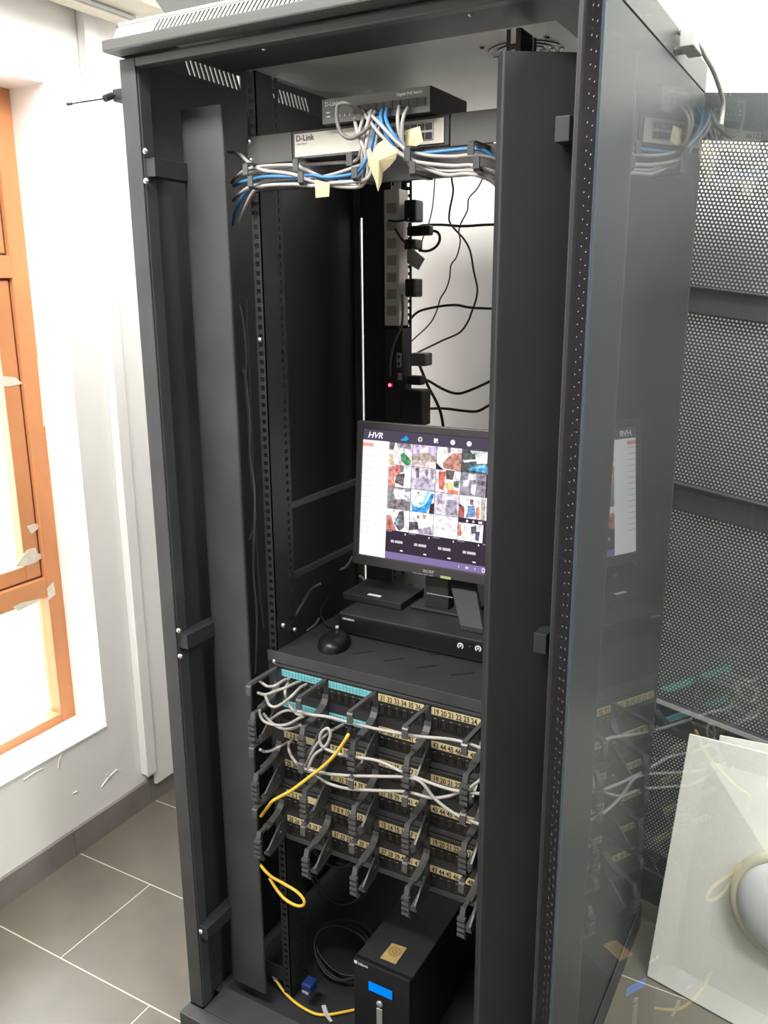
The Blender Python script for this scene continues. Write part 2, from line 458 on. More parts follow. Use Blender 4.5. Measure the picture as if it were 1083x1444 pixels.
patch('tape_remnant', [(-0.8500,0.4588,1.2611),(-0.8500,0.4696,1.2697),(-0.8500,0.4573,1.0573),(-0.8500,0.4604,1.1599)], -0.8495, 'tape', win)
structure(MB().box(-0.86, XW0 + 0.004, WY0, WY1, WZ0 - 0.004, WZ0 + 0.001).build('trim_window_sill', M['pvc']))

# white trunking in the corner and the loose board beside it
tk = thing('cable_trunking', 'narrow white cable trunking running up the wall right of the window', 'trunking', (XW0 + 0.012, 0.60, 0.10))
MB().box(XW0 + 0.001, XW0 + 0.03, 0.578, 0.612, 0.115, ZC - 0.001).build('channel', M['pvc'], tk, 0.003)
MB().box(XW0 + 0.028, XW0 + 0.034, 0.575, 0.615, 0.115, ZC - 0.001).build('cover', M['pvc'], tk, 0.002)
bd = MB(); bd.box(-0.706, -0.694, 0.617, 0.86, 0.065, 2.60)
tag(bd.build('wall_board', M['pvc'], None, 0.001, origin=(-0.70, 0.7, 0.065)), 'tall flat white board on the wall between the narrow trunking and the black cabinet', 'board')

# air conditioner high on the left wall
ac = thing('air_conditioner', 'cream wall air conditioner seen from below at the top left', 'air conditioner', (XW0, 0.35, 2.30))
prof = [(XW0 + 0.001, 2.300), (-0.62, 2.282), (-0.53, 2.300), (-0.50, 2.345), (-0.50, 2.56), (-0.53, 2.60), (XW0 + 0.001, 2.60)]
MB().prism(prof, 'y', -0.05, 0.80).build('body', M['ac'], ac, 0.004)
MB().box(-0.655, -0.59, 0.0, 0.66, 2.276, 2.284).build('louvre', M['print_grey'], ac)
MB().box(-0.645, -0.60, 0.01, 0.65, 2.272, 2.276).build('flap', M['ac'], ac)

# ------------------------------------------------------------------ the rack cabinet
rack = thing('server_rack', 'tall open black network cabinet with its glass front door swung wide', 'server rack', (0.4, 0.4, 0))
def rp(mb, name, mname, bevel=0.0, parent=None): return mb.build(name, M[mname], parent or rack, bevel)
# base frame
b = MB(); b.box(-0.004, 0.804, -0.032, 0.0, 0.0, 0.070); b.box(-0.004, 0.0, 0.0, 0.80, 0, 0.07); b.box(0.80, 0.804, 0.0, 0.80, 0, 0.07)
b.box(-0.004, 0.804, 0.80, 0.81, 0.0, 0.07)
rp(b, 'base_plinth', 'grey_metal', 0.002)
rp(MB().box(0.036, 0.764, 0.002, 0.074, 0.060, 0.068), 'front_sill', 'grey_metal', 0.001)
rp(MB().box(0.005, 0.795, 0.074, 0.79, 0.038, 0.045), 'bottom_pan', 'black', 0.001)
# corner posts: folded channel
for i, (x0, x1) in enumerate(((0.0, 0.035), (0.783, 0.80))):
    q = MB(); q.box(x0, x1, 0.0, 0.004, 0.072, 1.976)
    xi = x1 if i == 0 else x0
    q.box(xi - 0.002, xi + 0.002, 0.004, 0.030, 0.072, 1.976)
    xo = x0 if i == 0 else x1
    q.box(min(xo, xo + (0.004 if i == 0 else -0.004)), max(xo, xo + (0.004 if i == 0 else -0.004)), 0.004, 0.035, 0.072, 1.976)
    rp(q, 'corner_post', 'grey_metal' if i == 0 else 'black', 0.0012)  # right front post takes the darker coat to paint in its shade
    q = MB(); q.box(x0 if i == 0 else 0.765, 0.024 if i == 0 else x1, 0.735 if i == 0 else 0.785, 0.742 if i == 0 else 0.80, 0.072, 1.976); rp(q, 'corner_post', 'grey_metal', 0.0012)
rp(MB().box(0.002, 0.006, 0.035, 0.745, 0.075, 1.981), 'side_panel', 'side', 0)
rp(MB().box(0.793, 0.799, 0.035, 0.785, 0.075, 1.979), 'side_panel', 'side', 0)
# roof cap: lip, front vent strip, plates, slotted sides, fan opening
rp(MB().box(-0.003, 0.803, -0.034, 0.002, 1.980, 1.998), 'roof_lip', 'cap_side', 0.003)
rp(MB().box(0.035, 0.783, 0.0, 0.02, 1.962, 1.976), 'header_bar', 'cap_side', 0.002)
rp(MB().box(0.110, 0.794, 0.004, 0.156, 1.974, 1.978), 'roof_front_plate', 'grey_metal')
rp(MB().box(0.70, 0.794, 0.156, 0.79, 1.974, 1.978), 'roof_side_plate', 'grey_metal')
rp(MB().box(0.235, 0.70, 0.150, 0.785, 1.984, 1.987), 'fan_plate', 'roof_under')
rp(MB().box(0.004, 0.796, 0.0, 0.79, 2.026, 2.030), 'roof_plate', 'roof_under')
rp(MB().box(0.796, 0.80, -0.01, 0.785, 1.982, 2.030), 'roof_side', 'cap_side')
rp(MB().box(0.0, 0.80, 0.786, 0.79, 1.982, 2.030), 'roof_side', 'cap_side')
# slanted slots cut through the left side and the front strip (bars between two rails)
def slotted(name, mname, fn, length, z0, z1, ranges, pitch, wslot, lean, th, f0=0.16, f1=0.20):
    """fn(a, z, t) -> point; solid where no slots, bars leaning over by lean in the ranges."""
    q = MB(); h0 = z0 + (z1 - z0) * f0; h1 = z1 - (z1 - z0) * f1
    def quad(a0, a1, b0, b1, za, zb):
        vs_ = [fn(a0, za, 0), fn(a1, za, 0), fn(b1, zb, 0), fn(b0, zb, 0), fn(a0, za, th), fn(a1, za, th), fn(b1, zb, th), fn(b0, zb, th)]
        q.add(vs_, [(0, 1, 2, 3), (7, 6, 5, 4), (0, 4, 5, 1), (1, 5, 6, 2), (2, 6, 7, 3), (3, 7, 4, 0)])
    quad(0, length, 0, length, z0, h0); quad(0, length, 0, length, h1, z1)
    pos = 0.0
    for (r0, r1) in ranges:
        n = int((r1 - r0) / pitch)
        quad(pos, r0, pos, r0 + lean, h0, h1)
        for i in range(n):
            a = r0 + i * pitch + wslot
            e = r0 + (i + 1) * pitch
            quad(a, e, a + lean, e + lean, h0, h1)
        pos = r0 + n * pitch
    quad(pos, length, pos + lean if lean > 0 else pos + lean, length, h0, h1)
    return rp(q, name, mname)
slotted('roof_side_slotted', 'cap_side', lambda a, z, t: (0.0 + t, a, z), 0.785, 1.980, 2.0275, ((0.170, 0.330), (0.405, 0.575)), 0.0135, 0.0055, -0.012, 0.003, 0.12, 0.33)
slotted('roof_front_vent', 'pale_and_sheen', lambda a, z, t: (a, -0.012 + (z - 1.998) * 0.5 + t, z), 0.80, 1.998, 2.030, ((0.085, 0.72),), 0.0085, 0.0044, 0.008, 0.002)  # pale colour paints in the light this sloping face reflects
rp(MB().box(0.01, 0.79, 0.012, 0.016, 1.999, 2.026), 'vent_backing', 'black')
fan = MB()
fx, fy = 0.594, 0.322
for r0, r1 in ((0.062, 0.0555), (0.047, 0.0405), (0.032, 0.0255), (0.017, 0.0105)):
    for q4 in range(4):
        a0 = q4 * math.pi / 2 + 0.16; a1 = (q4 + 1) * math.pi / 2 - 0.16
        vs_ = []; n = 10
        for i in range(n + 1):
            a = a0 + (a1 - a0) * i / n
            for r in (r1, r0):
                vs_ += [(fx + r * math.cos(a), fy + r * math.sin(a), 1.9822), (fx + r * math.cos(a), fy + r * math.sin(a), 1.984)]
        fs = []
        for i in range(n):
            c = i * 4
            fs += [(c, c + 2, c + 6, c + 4), (c, c + 4, c + 5, c + 1), (c + 2, c + 3, c + 7, c + 6)]
        fan.add(vs_, fs)
for dx, dy in ((-1, -1), (1, 1), (-1, 1), (1, -1)):
    fan.lathe((fx + 0.055 * dx, fy + 0.055 * dy, 1.984), (0, 0, -1), [(0.004, 0), (0.003, 0.003)], 8)
rp(fan, 'fan_grille', 'jack')
bolt_me = MB().lathe((0, 0, 0), (0, -1, 0), [(0.0055, 0), (0.0055, 0.002), (0.004, 0.0045), (0.001, 0.0055)], 12).mesh('bolt', M['bolt'])
bolt_down = MB().lathe((0, 0, 0), (0, 0, -1), [(0.004, 0), (0.0035, 0.003), (0.001, 0.004)], 10).mesh('bolt', M['bolt'])
for p in ((0.2494,0.0665,1.9760), (0.6037,0.0722,1.9760)): place(bolt_down, 'bolt', p, rack)

# front wing panels with folded edges
def wing(x0, x1, yf, zb, zt, inner_right):
    q = MB(); r = 0.012
    prof = []
    for k in range(5):
        a = math.pi / 2 * k / 4
        prof.append((x0 + r - r * math.cos(a), yf + r - r * math.sin(a)))
    for k in range(5):
        a = math.pi / 2 * k / 4
        prof.append((x1 - 0.003 + 0.003 * math.sin(a), yf + 0.003 - 0.003 * math.cos(a)))
    back = [(x1, yf + 0.006), (x1 - 0.002, yf + 0.006), (x1 - 0.002, yf + 0.004), (x0 + r, yf + 0.003), (x0 + 0.003, yf + r), (x0 + 0.003, yf + 0.035), (x0, yf + 0.035)]
    if not inner_right:
        prof = [(x0 + x1 - a, b_) for a, b_ in prof]; back = [(x0 + x1 - a, b_) for a, b_ in back]
    return q.prism(prof + back, 'z', zb, zt)
rp(wing(0.044, 0.141, 0.087, 0.085, 1.909, True), 'wing_panel', 'grey_metal')
q = MB()                                          # the right one stands a little askew, its inner edge forward
wa, wb_ = Vector((0.679, 0.012)), Vector((0.768, 0.074)); wd_ = (wb_ - wa).normalized(); wn_ = Vector((wd_.y, -wd_.x))
prof = []
for k in range(5):
    a = math.pi / 2 * k / 4
    prof.append(tuple(wa + wd_ * (0.004 - 0.004 * math.cos(a)) - wn_ * (0.004 - 0.004 * math.sin(a))))
prof += [tuple(wb_), tuple(wb_ - wn_ * 0.002), tuple(wa + wd_ * 0.004 - wn_ * 0.002), tuple(wa + wd_ * 0.002 - wn_ * 0.004), tuple(wa + wd_ * 0.002 - wn_ * 0.03), tuple(wa - wn_ * 0.03)]
rp(q.prism(prof, 'z', 0.085, 1.9065), 'wing_panel', 'wing_shaded')
rp(MB().box(0.032, 0.150, 0.735, 0.740, 0.08, 1.94), 'wing_panel', 'black')
rp(MB().box(0.650, 0.768, 0.735, 0.740, 0.08, 1.94), 'wing_panel', 'black')
rp(MB().box(0.006, 0.150, 0.742, 0.747, 1.775, 1.975), 'rear_gusset', 'black')
rp(MB().box(0.006, 0.150, 0.742, 0.747, 0.08, 0.7), 'rear_gusset', 'black')

# 19 inch mounting rails with rows of square holes
def rail(x_flange0, x_flange1, x_web, y_front, depth, side):
    """front flange with square holes (real ladder of metal) and a web with a second row."""
    q = MB(); z0, z1, pitch, hole = 0.05, 1.966, 0.015875, 0.0085
    xc0, xc1 = x_flange0, x_flange1; xm = (xc0 + xc1) / 2
    q.box(xc0, xm - hole / 2, y_front, y_front + 0.002, z0, z1); q.box(xm + hole / 2, xc1, y_front, y_front + 0.002, z0, z1)
    n = int((z1 - z0) / pitch)
    for i in range(n):
        z = z0 + i * pitch
        q.box(xm - hole / 2, xm + hole / 2, y_front, y_front + 0.002, z, z + pitch - hole)
    xw0, xw1 = (x_web - 0.002, x_web) if side > 0 else (x_web, x_web + 0.002)
    ym = y_front + depth * 0.80 ; ya = min(y_front, y_front + depth); yb = max(y_front, y_front + depth)
    q.box(xw0, xw1, ya, ym - hole / 2, z0, z1); q.box(xw0, xw1, ym + hole / 2, yb, z0, z1)
    for i in range(n):
        z = z0 + i * pitch
        q.box(xw0, xw1, ym - hole / 2, ym + hole / 2, z, z + pitch - hole)
    return q
rp(rail(0.1575, 0.1775, 0.1775, 0.135, 0.066, 1), 'mounting_rail', 'black_matt')
rp(rail(0.634, 0.654, 0.654, 0.135, 0.066, -1), 'mounting_rail', 'black_matt')
rp(rail(0.1575, 0.1775, 0.150, 0.715, -0.05, 1), 'mounting_rail', 'black_matt')
rp(rail(0.6225, 0.6425, 0.650, 0.715, -0.05, -1), 'mounting_rail', 'black_matt')
rp(MB().box(0.10, 0.1575, 0.137, 0.140, 0.085, 0.12), 'rail_spacer', 'black')
rp(MB().box(0.654, 0.765, 0.120, 0.137, 0.085, 1.90), 'rail_spacer', 'black')
# brackets that carry the rails from the posts
for z in (1.806, 0.942, 0.268):
    q = MB(); q.box(0.032, 0.058, 0.006, 0.120, z - 0.015, z + 0.015); rp(q, 'rail_bracket', 'black', 0.001)
    q = MB(); q.box(0.748, 0.768, 0.030, 0.120, z + (0.132 if z == 0.942 else 0.0) - 0.015, z + (0.132 if z == 0.942 else 0.0) + 0.017); rp(q, 'rail_bracket', 'black', 0.001)
for p in ((0.0464,0.0000,1.8311), (0.0433,0.0000,1.7843), (0.0451,0.0000,0.9670), (0.0441,0.0000,0.9133), (0.0472,0.0000,0.2779)): place(bolt_me, 'bolt', p, rack)
for z in (1.181, 1.030, 0.55):
    rp(MB().box(0.150, 0.158, 0.205, 0.650, z - 0.009, z + 0.004), 'side_brace', 'grey_metal', 0.001)
for p in ((0.1630,0.1340,1.8540), (0.1644,0.1340,1.8239), (0.1668,0.1340,1.5157), (0.1729,0.1290,0.8793)): place(bolt_me, 'bolt', p, rack)
for p in ((0.1800,0.1479,0.9521), (0.1800,0.1860,0.9291)): place(bolt_me, 'bolt', (p[0] + 0.004, p[1], p[2]), rack)

# glass door, swung out about 120 degrees from the right-hand post
DX, DY = 0.5, -0.8660254
def D(s, n, z): return (0.79 + DX * s + DY * -1 * n, 0.0 + DY * s + DX * n, z)
def dbox(mb, s0, s1, n0, n1, z0, z1):
    p = [D(s, n, z) for z in (z0, z1) for n in (n0, n1) for s in (s0, s1)]
    return mb.add(p, [(0, 2, 3, 1), (4, 5, 7, 6), (0, 1, 5, 4), (1, 3, 7, 5), (3, 2, 6, 7), (2, 0, 4, 6)])
DZ0, DZ1 = 0.080, 1.972
door = dbox(MB(), -0.008, 0.74, 0.0, 0.005, DZ0, DZ1).build('glass_door', M['door_glass'], rack)
door['label'] = 'smoked glass front door, open'
dbox(MB(), -0.010, 0.092, -0.0012, -0.0002, DZ0, DZ1).build('frit_border', M['frit'], door)
dbox(MB(), 0.094, 0.105, -0.0012, -0.0002, DZ0, DZ1).build('glass_edge', M['trim_blue'], door)
dots = MB()
n_ = int((DZ1 - DZ0) / 0.016)
for i in range(n_):
    for c, sc in enumerate((0.052, 0.077)):
        z = DZ0 + 0.016 * (i + 0.5 * c) + 0.006
        ring = [D(sc + 0.0034 * math.cos(a), -0.0017, z + 0.0010 * math.sin(a)) for a in [q * math.pi / 3 for q in range(6)]]
        dots.add(ring, [tuple(range(6))])
do = dots.build('frit_dots', M['frit_dot'], door); do['kind'] = 'stuff'

# ------------------------------------------------------------------ cable helper
def cable(label, pts, r, mname, group=None, name='patch_cable', boot=None, boot2=None, cat='cable'):
    q = MB(); q.tube(pts, r, 7, 5)
    o = q.build(name, M[mname], None, origin=pts[0])
    tag(o, label, cat, group)
    for (bp_, mm) in ((boot, pts[0:2]), (boot2, pts[-1:-3:-1])):
        if bp_:
            a, b_ = Vector(mm[0]), Vector(mm[1]); d = (b_ - a).normalized()
            MB().tube([a - d * 0.008, a + d * 0.014], r * 1.55, 6, 1, smooth=False).build('boot', M[bp_], o)
    return o

# ------------------------------------------------------------------ switches and the cable manager at the top
sw = thing('network_switch', 'cream fronted network switch on long dark ears above the cable bundle', 'network switch', (0.4, 0.22, 1.818))
SX0, SX1, SZ0, SZ1 = 0.2540, 0.5460, 1.8175, 1.8620
MB().box(SX0, SX1, 0.131, 0.31, SZ0, SZ1).build('case', M['switch_case'], sw, 0.001)
MB().box(SX0 + 0.006, SX1 - 0.008, 0.1290, 0.1308, SZ0 + 0.004, SZ1 - 0.005).build('front_panel', M['white_face'], sw)
for (a, b_) in ((0.1580, SX0 - 0.002), (SX1 + 0.002, 0.6420)):
    q = MB(); q.box(a, b_, 0.1315, 0.134, SZ0 - 0.002, SZ1)
    q.build('mounting_ear', M['cap_side'], sw, 0.0006)
pb = MB()
pb.box(0.4150, 0.5200, 0.1276, 0.1288, SZ0 + 0.010, SZ1 - 0.008)
pb.build('port_block', M['print_grey'], sw)
jk = MB().box(-0.0055, 0.0055, 0, 0.0012, -0.0045, 0.0045).mesh('port', M['jack'])
for i in range(8):
    for j in range(2):
        place(jk, 'port', (0.4225 + i * 0.0129, 0.1262, SZ0 + 0.0160 + j * 0.0135), sw)
text_part('maker_mark', 'D-Link', 0.0130, (SX0 + 0.009, 0.1286, SZ1 - 0.0165), M['print_black'], sw)
text_part('model_mark', 'DGS-1024D', 0.0042, (SX0 + 0.010, 0.1286, SZ1 - 0.0225), M['print_grey'], sw)

us = thing('network_switch', 'small dark grey switch stacked on top of the cream fronted one', 'network switch', (0.44, 0.2, 1.8625))
UX0, UX1, UY, UZ0, UZ1 = 0.3270, 0.5230, 0.112, 1.8630, 1.9010
MB().box(UX0, UX1, UY + 0.002, UY + 0.135, UZ0, UZ1).build('case', M['switch_case'], us, 0.001)
MB().box(UX0 + 0.001, UX1 - 0.001, UY, UY + 0.0018, UZ0 + 0.001, UZ1 - 0.001).build('front_panel', M['switch_face'], us)
jk2 = MB().box(-0.0065, 0.0065, 0, 0.0012, -0.006, 0.006).mesh('port', M['jack'])
for i in range(9):
    place(jk2, 'port', (UX0 + 0.066 + i * 0.0145, UY - 0.0013, UZ0 + 0.0165), us)
text_part('maker_mark', 'D-Link', 0.0095, (UX0 + 0.006, UY - 0.0004, UZ1 - 0.0115), M['print_white'], us)
text_part('model_mark', 'Gigabit PoE Switch', 0.0058, (UX1 - 0.058, UY - 0.0004, UZ1 - 0.0095), M['print_white'], us)
for i in range(2):
    MB().box(UX0 + 0.009, UX0 + 0.016, UY - 0.0006, UY, UZ0 + 0.010 + i * 0.006, UZ0 + 0.012 + i * 0.006).build('indicator', M['print_white'], us)
for i in range(4):
    MB().box(UX0 + 0.025 + i * 0.009, UX0 + 0.0265 + i * 0.009, UY - 0.0006, UY, UZ0 + 0.009, UZ0 + 0.0125).build('indicator', M['print_white'], us)

# ring shape used by the cable managers
def ring_mesh(kind):
    """Open cable ring. Local: panel face at y=0, top at z=0, forward is -y.
    a: straight top arm and a broad curved lower arm; b: the same lower arm with a side plate and a ribbed front clip."""
    q = MB()
    low = [(0.0, -0.030), (-0.002, -0.040), (-0.010, -0.0495), (-0.024, -0.0560), (-0.042, -0.0605), (-0.060, -0.0630)]
    if kind == 'a':
        q.strip([(0.0, 0.0), (-0.045, 0.001), (-0.092, 0.0015)], -0.004, 0.004, 0.006)
        q.strip([(-0.088, 0.001), (-0.0925, -0.003), (-0.093, -0.020)], -0.0055, 0.0055, 0.004)
        q.strip(low, -0.007, 0.007, 0.006)
    else:
        q.strip([(0.0, 0.0), (-0.045, 0.001), (-0.080, 0.0)], -0.004, 0.004, 0.006)
        q.strip(low, -0.0075, 0.0075, 0.006)
        q.prism([(0.0, -0.012)] + low + [(-0.064, -0.050), (-0.040, -0.030), (-0.018, -0.014)], 'x', 0.0035, 0.0070)
        q.strip([(-0.078, 0.002), (-0.083, -0.012), (-0.084, -0.030), (-0.082, -0.052), (-0.074, -0.066)], -0.006, 0.004, 0.006)
        for z in (-0.016, -0.027, -0.038, -0.049): q.box(-0.0085, 0.0065, -0.0905, -0.0825, z - 0.004, z + 0.002)
        q.lathe((0.0072, -0.018, -0.034), (1, 0, 0), [(0.0035, 0), (0.003, 0.0015)], 8)
    return q
cm = thing('cable_manager', 'one unit cable manager below the cream switch holding grey and blue cables', 'cable manager', (0.4, 0.131, 1.77))
q = MB(); q.box(0.1580, 0.6420, 0.1315, 0.1335, 1.772, 1.8140); q.box(0.1800, 0.6200, 0.1335, 0.145, 1.812, 1.8140); q.box(0.180, 0.620, 0.1335, 0.145, 1.772, 1.774)
q.build('panel', M['switch_case'], cm)
def top_ring():
    q = MB()
    q.strip([(0.0, 0.0), (-0.055, 0.0), (-0.0605, -0.002), (-0.0605, -0.0185)], -0.0085, 0.0015, 0.003)
    q.strip([(-0.0605, -0.0210), (-0.0605, -0.037), (-0.056, -0.0395), (0, -0.0395)], 0.0005, 0.0105, 0.003)
    return q.mesh('ring', M['ring'])
tr_me = top_ring()
for x in (0.203, 0.305, 0.407, 0.509, 0.613): place(tr_me, 'ring', (x, 0.131, 1.8095), cm)
q = MB(); q.box(0.285, 0.395, 0.090, 0.130, 1.811, 1.8145)
q.build('cover_flap', M['ring'], cm, 0.0008)

G = 'cables in the top bundle'
R6 = 0.0030
cable('grey cable arching over the top left of the bundle', [(0.0891,0.1700,1.7948),(0.1274,0.1350,1.7985),(0.1650,0.1120,1.8041),(0.2088,0.0950,1.8060),(0.2788,0.0950,1.8033),(0.2998,0.0950,1.7963),(0.3302,0.0950,1.7834),(0.3641,0.0950,1.7715),(0.3935,0.0950,1.7665),(0.4053,0.0950,1.7626),(0.4134,0.0950,1.7759),(0.4154,0.0900,1.8014),(0.4214,0.0850,1.8312),(0.4264,0.0900,1.8549),(0.4237,0.1060,1.8740)], R6, 'cable_grey', G)
cable('grey cable dipping low behind the left wing edge then rising right', [(0.0905,0.1700,1.7640),(0.1247,0.1400,1.7682),(0.1520,0.1180,1.7706),(0.1828,0.1010,1.7754),(0.2180,0.1010,1.7823),(0.2767,0.1010,1.7842),(0.3121,0.1010,1.7808),(0.3538,0.1010,1.7847),(0.3943,0.1010,1.7926),(0.4193,0.0900,1.7980),(0.4282,0.0820,1.8251),(0.4270,0.1000,1.8605),(0.4289,0.1080,1.8728)], R6, 'cable_grey', G)
cable('upper bright blue cable crossing the left of the bundle', [(0.0937,0.1700,1.7897),(0.1388,0.1300,1.7878),(0.1765,0.1000,1.7860),(0.2266,0.0900,1.7885),(0.2845,0.0900,1.7848),(0.3197,0.0900,1.7847),(0.3471,0.0900,1.7796),(0.3875,0.0900,1.7802),(0.4136,0.0840,1.7852),(0.4293,0.0840,1.8048),(0.4364,0.0900,1.8357),(0.4389,0.1060,1.8644)], R6, 'cable_blue', G)
cable('lower blue cable hanging down at the left end of the bundle', [(0.0958,0.1600,1.7210),(0.1183,0.1400,1.7420),(0.1483,0.1220,1.7618),(0.1836,0.1080,1.7783),(0.2202,0.1080,1.7818),(0.2716,0.1080,1.7797),(0.3072,0.1080,1.7742),(0.3559,0.1080,1.7744),(0.3897,0.1080,1.7745),(0.4194,0.0940,1.7911),(0.4348,0.0880,1.8203),(0.4345,0.1070,1.8640)], R6, 'cable_blue', G)
cable('grey cable hanging beside the lower blue one at the left end', [(0.1137,0.1500,1.7196),(0.1529,0.1250,1.7464),(0.1907,0.1000,1.7668),(0.2259,0.0840,1.7734),(0.2882,0.0840,1.7719),(0.3231,0.0840,1.7676),(0.3643,0.0840,1.7694),(0.4042,0.0840,1.7690),(0.4302,0.0840,1.7736),(0.4359,0.0880,1.7996),(0.4404,0.0940,1.8360),(0.4452,0.1060,1.8638)], R6, 'cable_grey', G)
cable('grey cable coming out from behind the rail and sloping right', [(0.0763,0.1800,1.8505),(0.1337,0.1400,1.8363),(0.1780,0.1100,1.8155),(0.2212,0.0880,1.7987),(0.2575,0.0880,1.7930),(0.2888,0.0880,1.7865),(0.3207,0.0880,1.7746),(0.3616,0.0880,1.7656),(0.4016,0.0880,1.7611),(0.4187,0.0880,1.7653),(0.4267,0.0880,1.7847),(0.4242,0.0820,1.8132),(0.4112,0.0850,1.8372),(0.3924,0.1060,1.8647)], R6, 'cable_grey', G)
cable('grey cable lying flat along the top of the bundle', [(0.1505,0.1300,1.8000),(0.2084,0.1050,1.8015),(0.2861,0.1050,1.8039),(0.3241,0.1050,1.8034),(0.3652,0.1050,1.8026),(0.3893,0.1050,1.8019),(0.4103,0.0900,1.8070),(0.4161,0.0850,1.8234),(0.4108,0.0900,1.8420),(0.4094,0.1060,1.8662)], R6, 'cable_grey', G)
cable('dark grey cable looping out in front of the small switch', [(0.4107,0.1060,1.8681),(0.4075,0.0900,1.8760),(0.3981,0.0760,1.8817),(0.3826,0.0760,1.8823),(0.3784,0.0760,1.8715),(0.3794,0.0760,1.8551),(0.3869,0.0760,1.8390),(0.4036,0.0760,1.8315),(0.4230,0.0760,1.8369),(0.4319,0.0760,1.8422),(0.4336,0.0840,1.8473)], 0.0032, 'cable_dark', None)
cable('grey cable running diagonally from the small switch to the right ring', [(0.4045,0.1080,1.8762),(0.4439,0.0880,1.8399),(0.4675,0.0880,1.8186),(0.4910,0.0880,1.8016),(0.5056,0.0880,1.8035),(0.5381,0.0880,1.7971),(0.5744,0.0880,1.7934),(0.5962,0.0880,1.7937),(0.6098,0.0880,1.7926),(0.6284,0.1000,1.7888),(0.6421,0.1250,1.7810)], R6, 'cable_grey', G)
cable('second diagonal grey cable just above its neighbour at the right', [(0.4185,0.1060,1.8715),(0.4572,0.0800,1.8446),(0.4781,0.0800,1.8237),(0.4952,0.0800,1.8093),(0.5098,0.0800,1.7922),(0.5362,0.0800,1.7853),(0.5783,0.0800,1.7794),(0.6034,0.0800,1.7786),(0.6181,0.0800,1.7747),(0.6312,0.1000,1.7672),(0.6429,0.1250,1.7562)], R6, 'cable_grey', G)
cable('blue cable dropping from the small switch and running right', [(0.4505,0.1080,1.8748),(0.4579,0.0900,1.8581),(0.4685,0.0820,1.8419),(0.4820,0.0820,1.8237),(0.4924,0.0900,1.8088),(0.5092,0.1000,1.8048),(0.5321,0.1000,1.8040),(0.5907,0.1000,1.8044),(0.6157,0.1000,1.8005),(0.6310,0.1100,1.7879),(0.6404,0.1300,1.7718)], R6, 'cable_blue', G)
cable('short blue cable plugged beside the first at the small switch', [(0.4416,0.1080,1.8736),(0.4480,0.0920,1.8593),(0.4563,0.0860,1.8435),(0.4650,0.0860,1.8277),(0.4776,0.0900,1.8100),(0.4897,0.0950,1.7975)], R6, 'cable_blue', G)
cable('grey cable falling straight from the right half of the small switch', [(0.4717,0.1080,1.8757),(0.4789,0.0900,1.8571),(0.4823,0.0860,1.8392),(0.4862,0.0900,1.8214),(0.4966,0.0960,1.7890),(0.5235,0.0960,1.7800),(0.5593,0.0960,1.7746),(0.5965,0.0960,1.7730),(0.6224,0.1050,1.7673),(0.6432,0.1250,1.7462)], R6, 'cable_grey', G)
cable('bowed grey cable at the far right of the small switch ports', [(0.4865,0.1080,1.8722),(0.4887,0.0900,1.8562),(0.4878,0.0870,1.8389),(0.4876,0.0920,1.8165),(0.4974,0.1040,1.7940),(0.5255,0.1040,1.7838),(0.5603,0.1040,1.7713),(0.5929,0.1040,1.7771),(0.6249,0.1040,1.7730),(0.6416,0.1250,1.7623)], R6, 'cable_grey', G)
cable('grey cable sagging lowest across the right half of the manager', [(0.4798,0.0860,1.8063),(0.5067,0.0860,1.7912),(0.5345,0.0860,1.7782),(0.5641,0.0860,1.7682),(0.5930,0.0860,1.7682),(0.6124,0.0860,1.7650),(0.6315,0.1000,1.7564),(0.6443,0.1200,1.7377)], R6, 'cable_grey', G)
for x in np.linspace(UX0 + 0.066, UX0 + 0.182, 9)[5:]:
    pass

def paper(label, pts, th=0.0006, mname='note', name='paper_note', fold=None):
    """pts: list of 3D outline points, a thin sheet with thickness along -y"""
    n = len(pts)
    c = sum((Vector(p) for p in pts), Vector((0, 0, 0))) / n
    if fold: c = c + Vector(fold)
    vs_ = [Vector(p) for p in pts] + [c]
    vs2 = [v + Vector((0, th, 0)) for v in vs_]
    fs = [(i, (i + 1) % n, n) for i in range(n)]
    o_ = n + 1
    fs += [(o_ + (i + 1) % n, o_ + i, o_ + n) for i in range(n)]
    fs += [(i, o_ + i, o_ + (i + 1) % n, (i + 1) % n) for i in range(n)]
    return tag(MB().add(vs_ + vs2, fs).build(name, M[mname], None, origin=pts[0]), label, 'note')
paper('crumpled pale yellow paper note dangling with a pointed tail from the middle of the bundle', [(0.4540,0.0700,1.8184),(0.4721,0.0620,1.8228),(0.4842,0.0600,1.8136),(0.4949,0.0580,1.8016),(0.4914,0.0600,1.7932),(0.4793,0.0620,1.7833),(0.4670,0.0640,1.7763),(0.4633,0.0660,1.7625),(0.4558,0.0680,1.7498),(0.4497,0.0700,1.7658),(0.4435,0.0700,1.7785),(0.4388,0.0720,1.7975)], fold=(0, -0.012, 0.004))
paper('narrow strip of yellow paper twisted among the cables left of the crumpled note', [(0.4321,0.0750,1.8116),(0.4385,0.0750,1.8152),(0.4447,0.0750,1.8005),(0.4432,0.0750,1.7822),(0.4356,0.0750,1.7878)], fold=(0, -0.004, 0))
pn = paper('square yellow paper tag stuck over the ports of the cream switch', [(0.4858,0.1000,1.8390),(0.5155,0.0920,1.8411),(0.5226,0.0900,1.8184),(0.5106,0.0900,1.8134),(0.4881,0.0980,1.8173)], fold=(0, -0.003, 0))
pn2 = paper('small rectangular yellow flag hanging from a cable on the left', [(0.3316,0.0800,1.7764),(0.3601,0.0800,1.7692),(0.3582,0.0800,1.7490),(0.3322,0.0800,1.7482)], fold=(0, -0.001, 0))

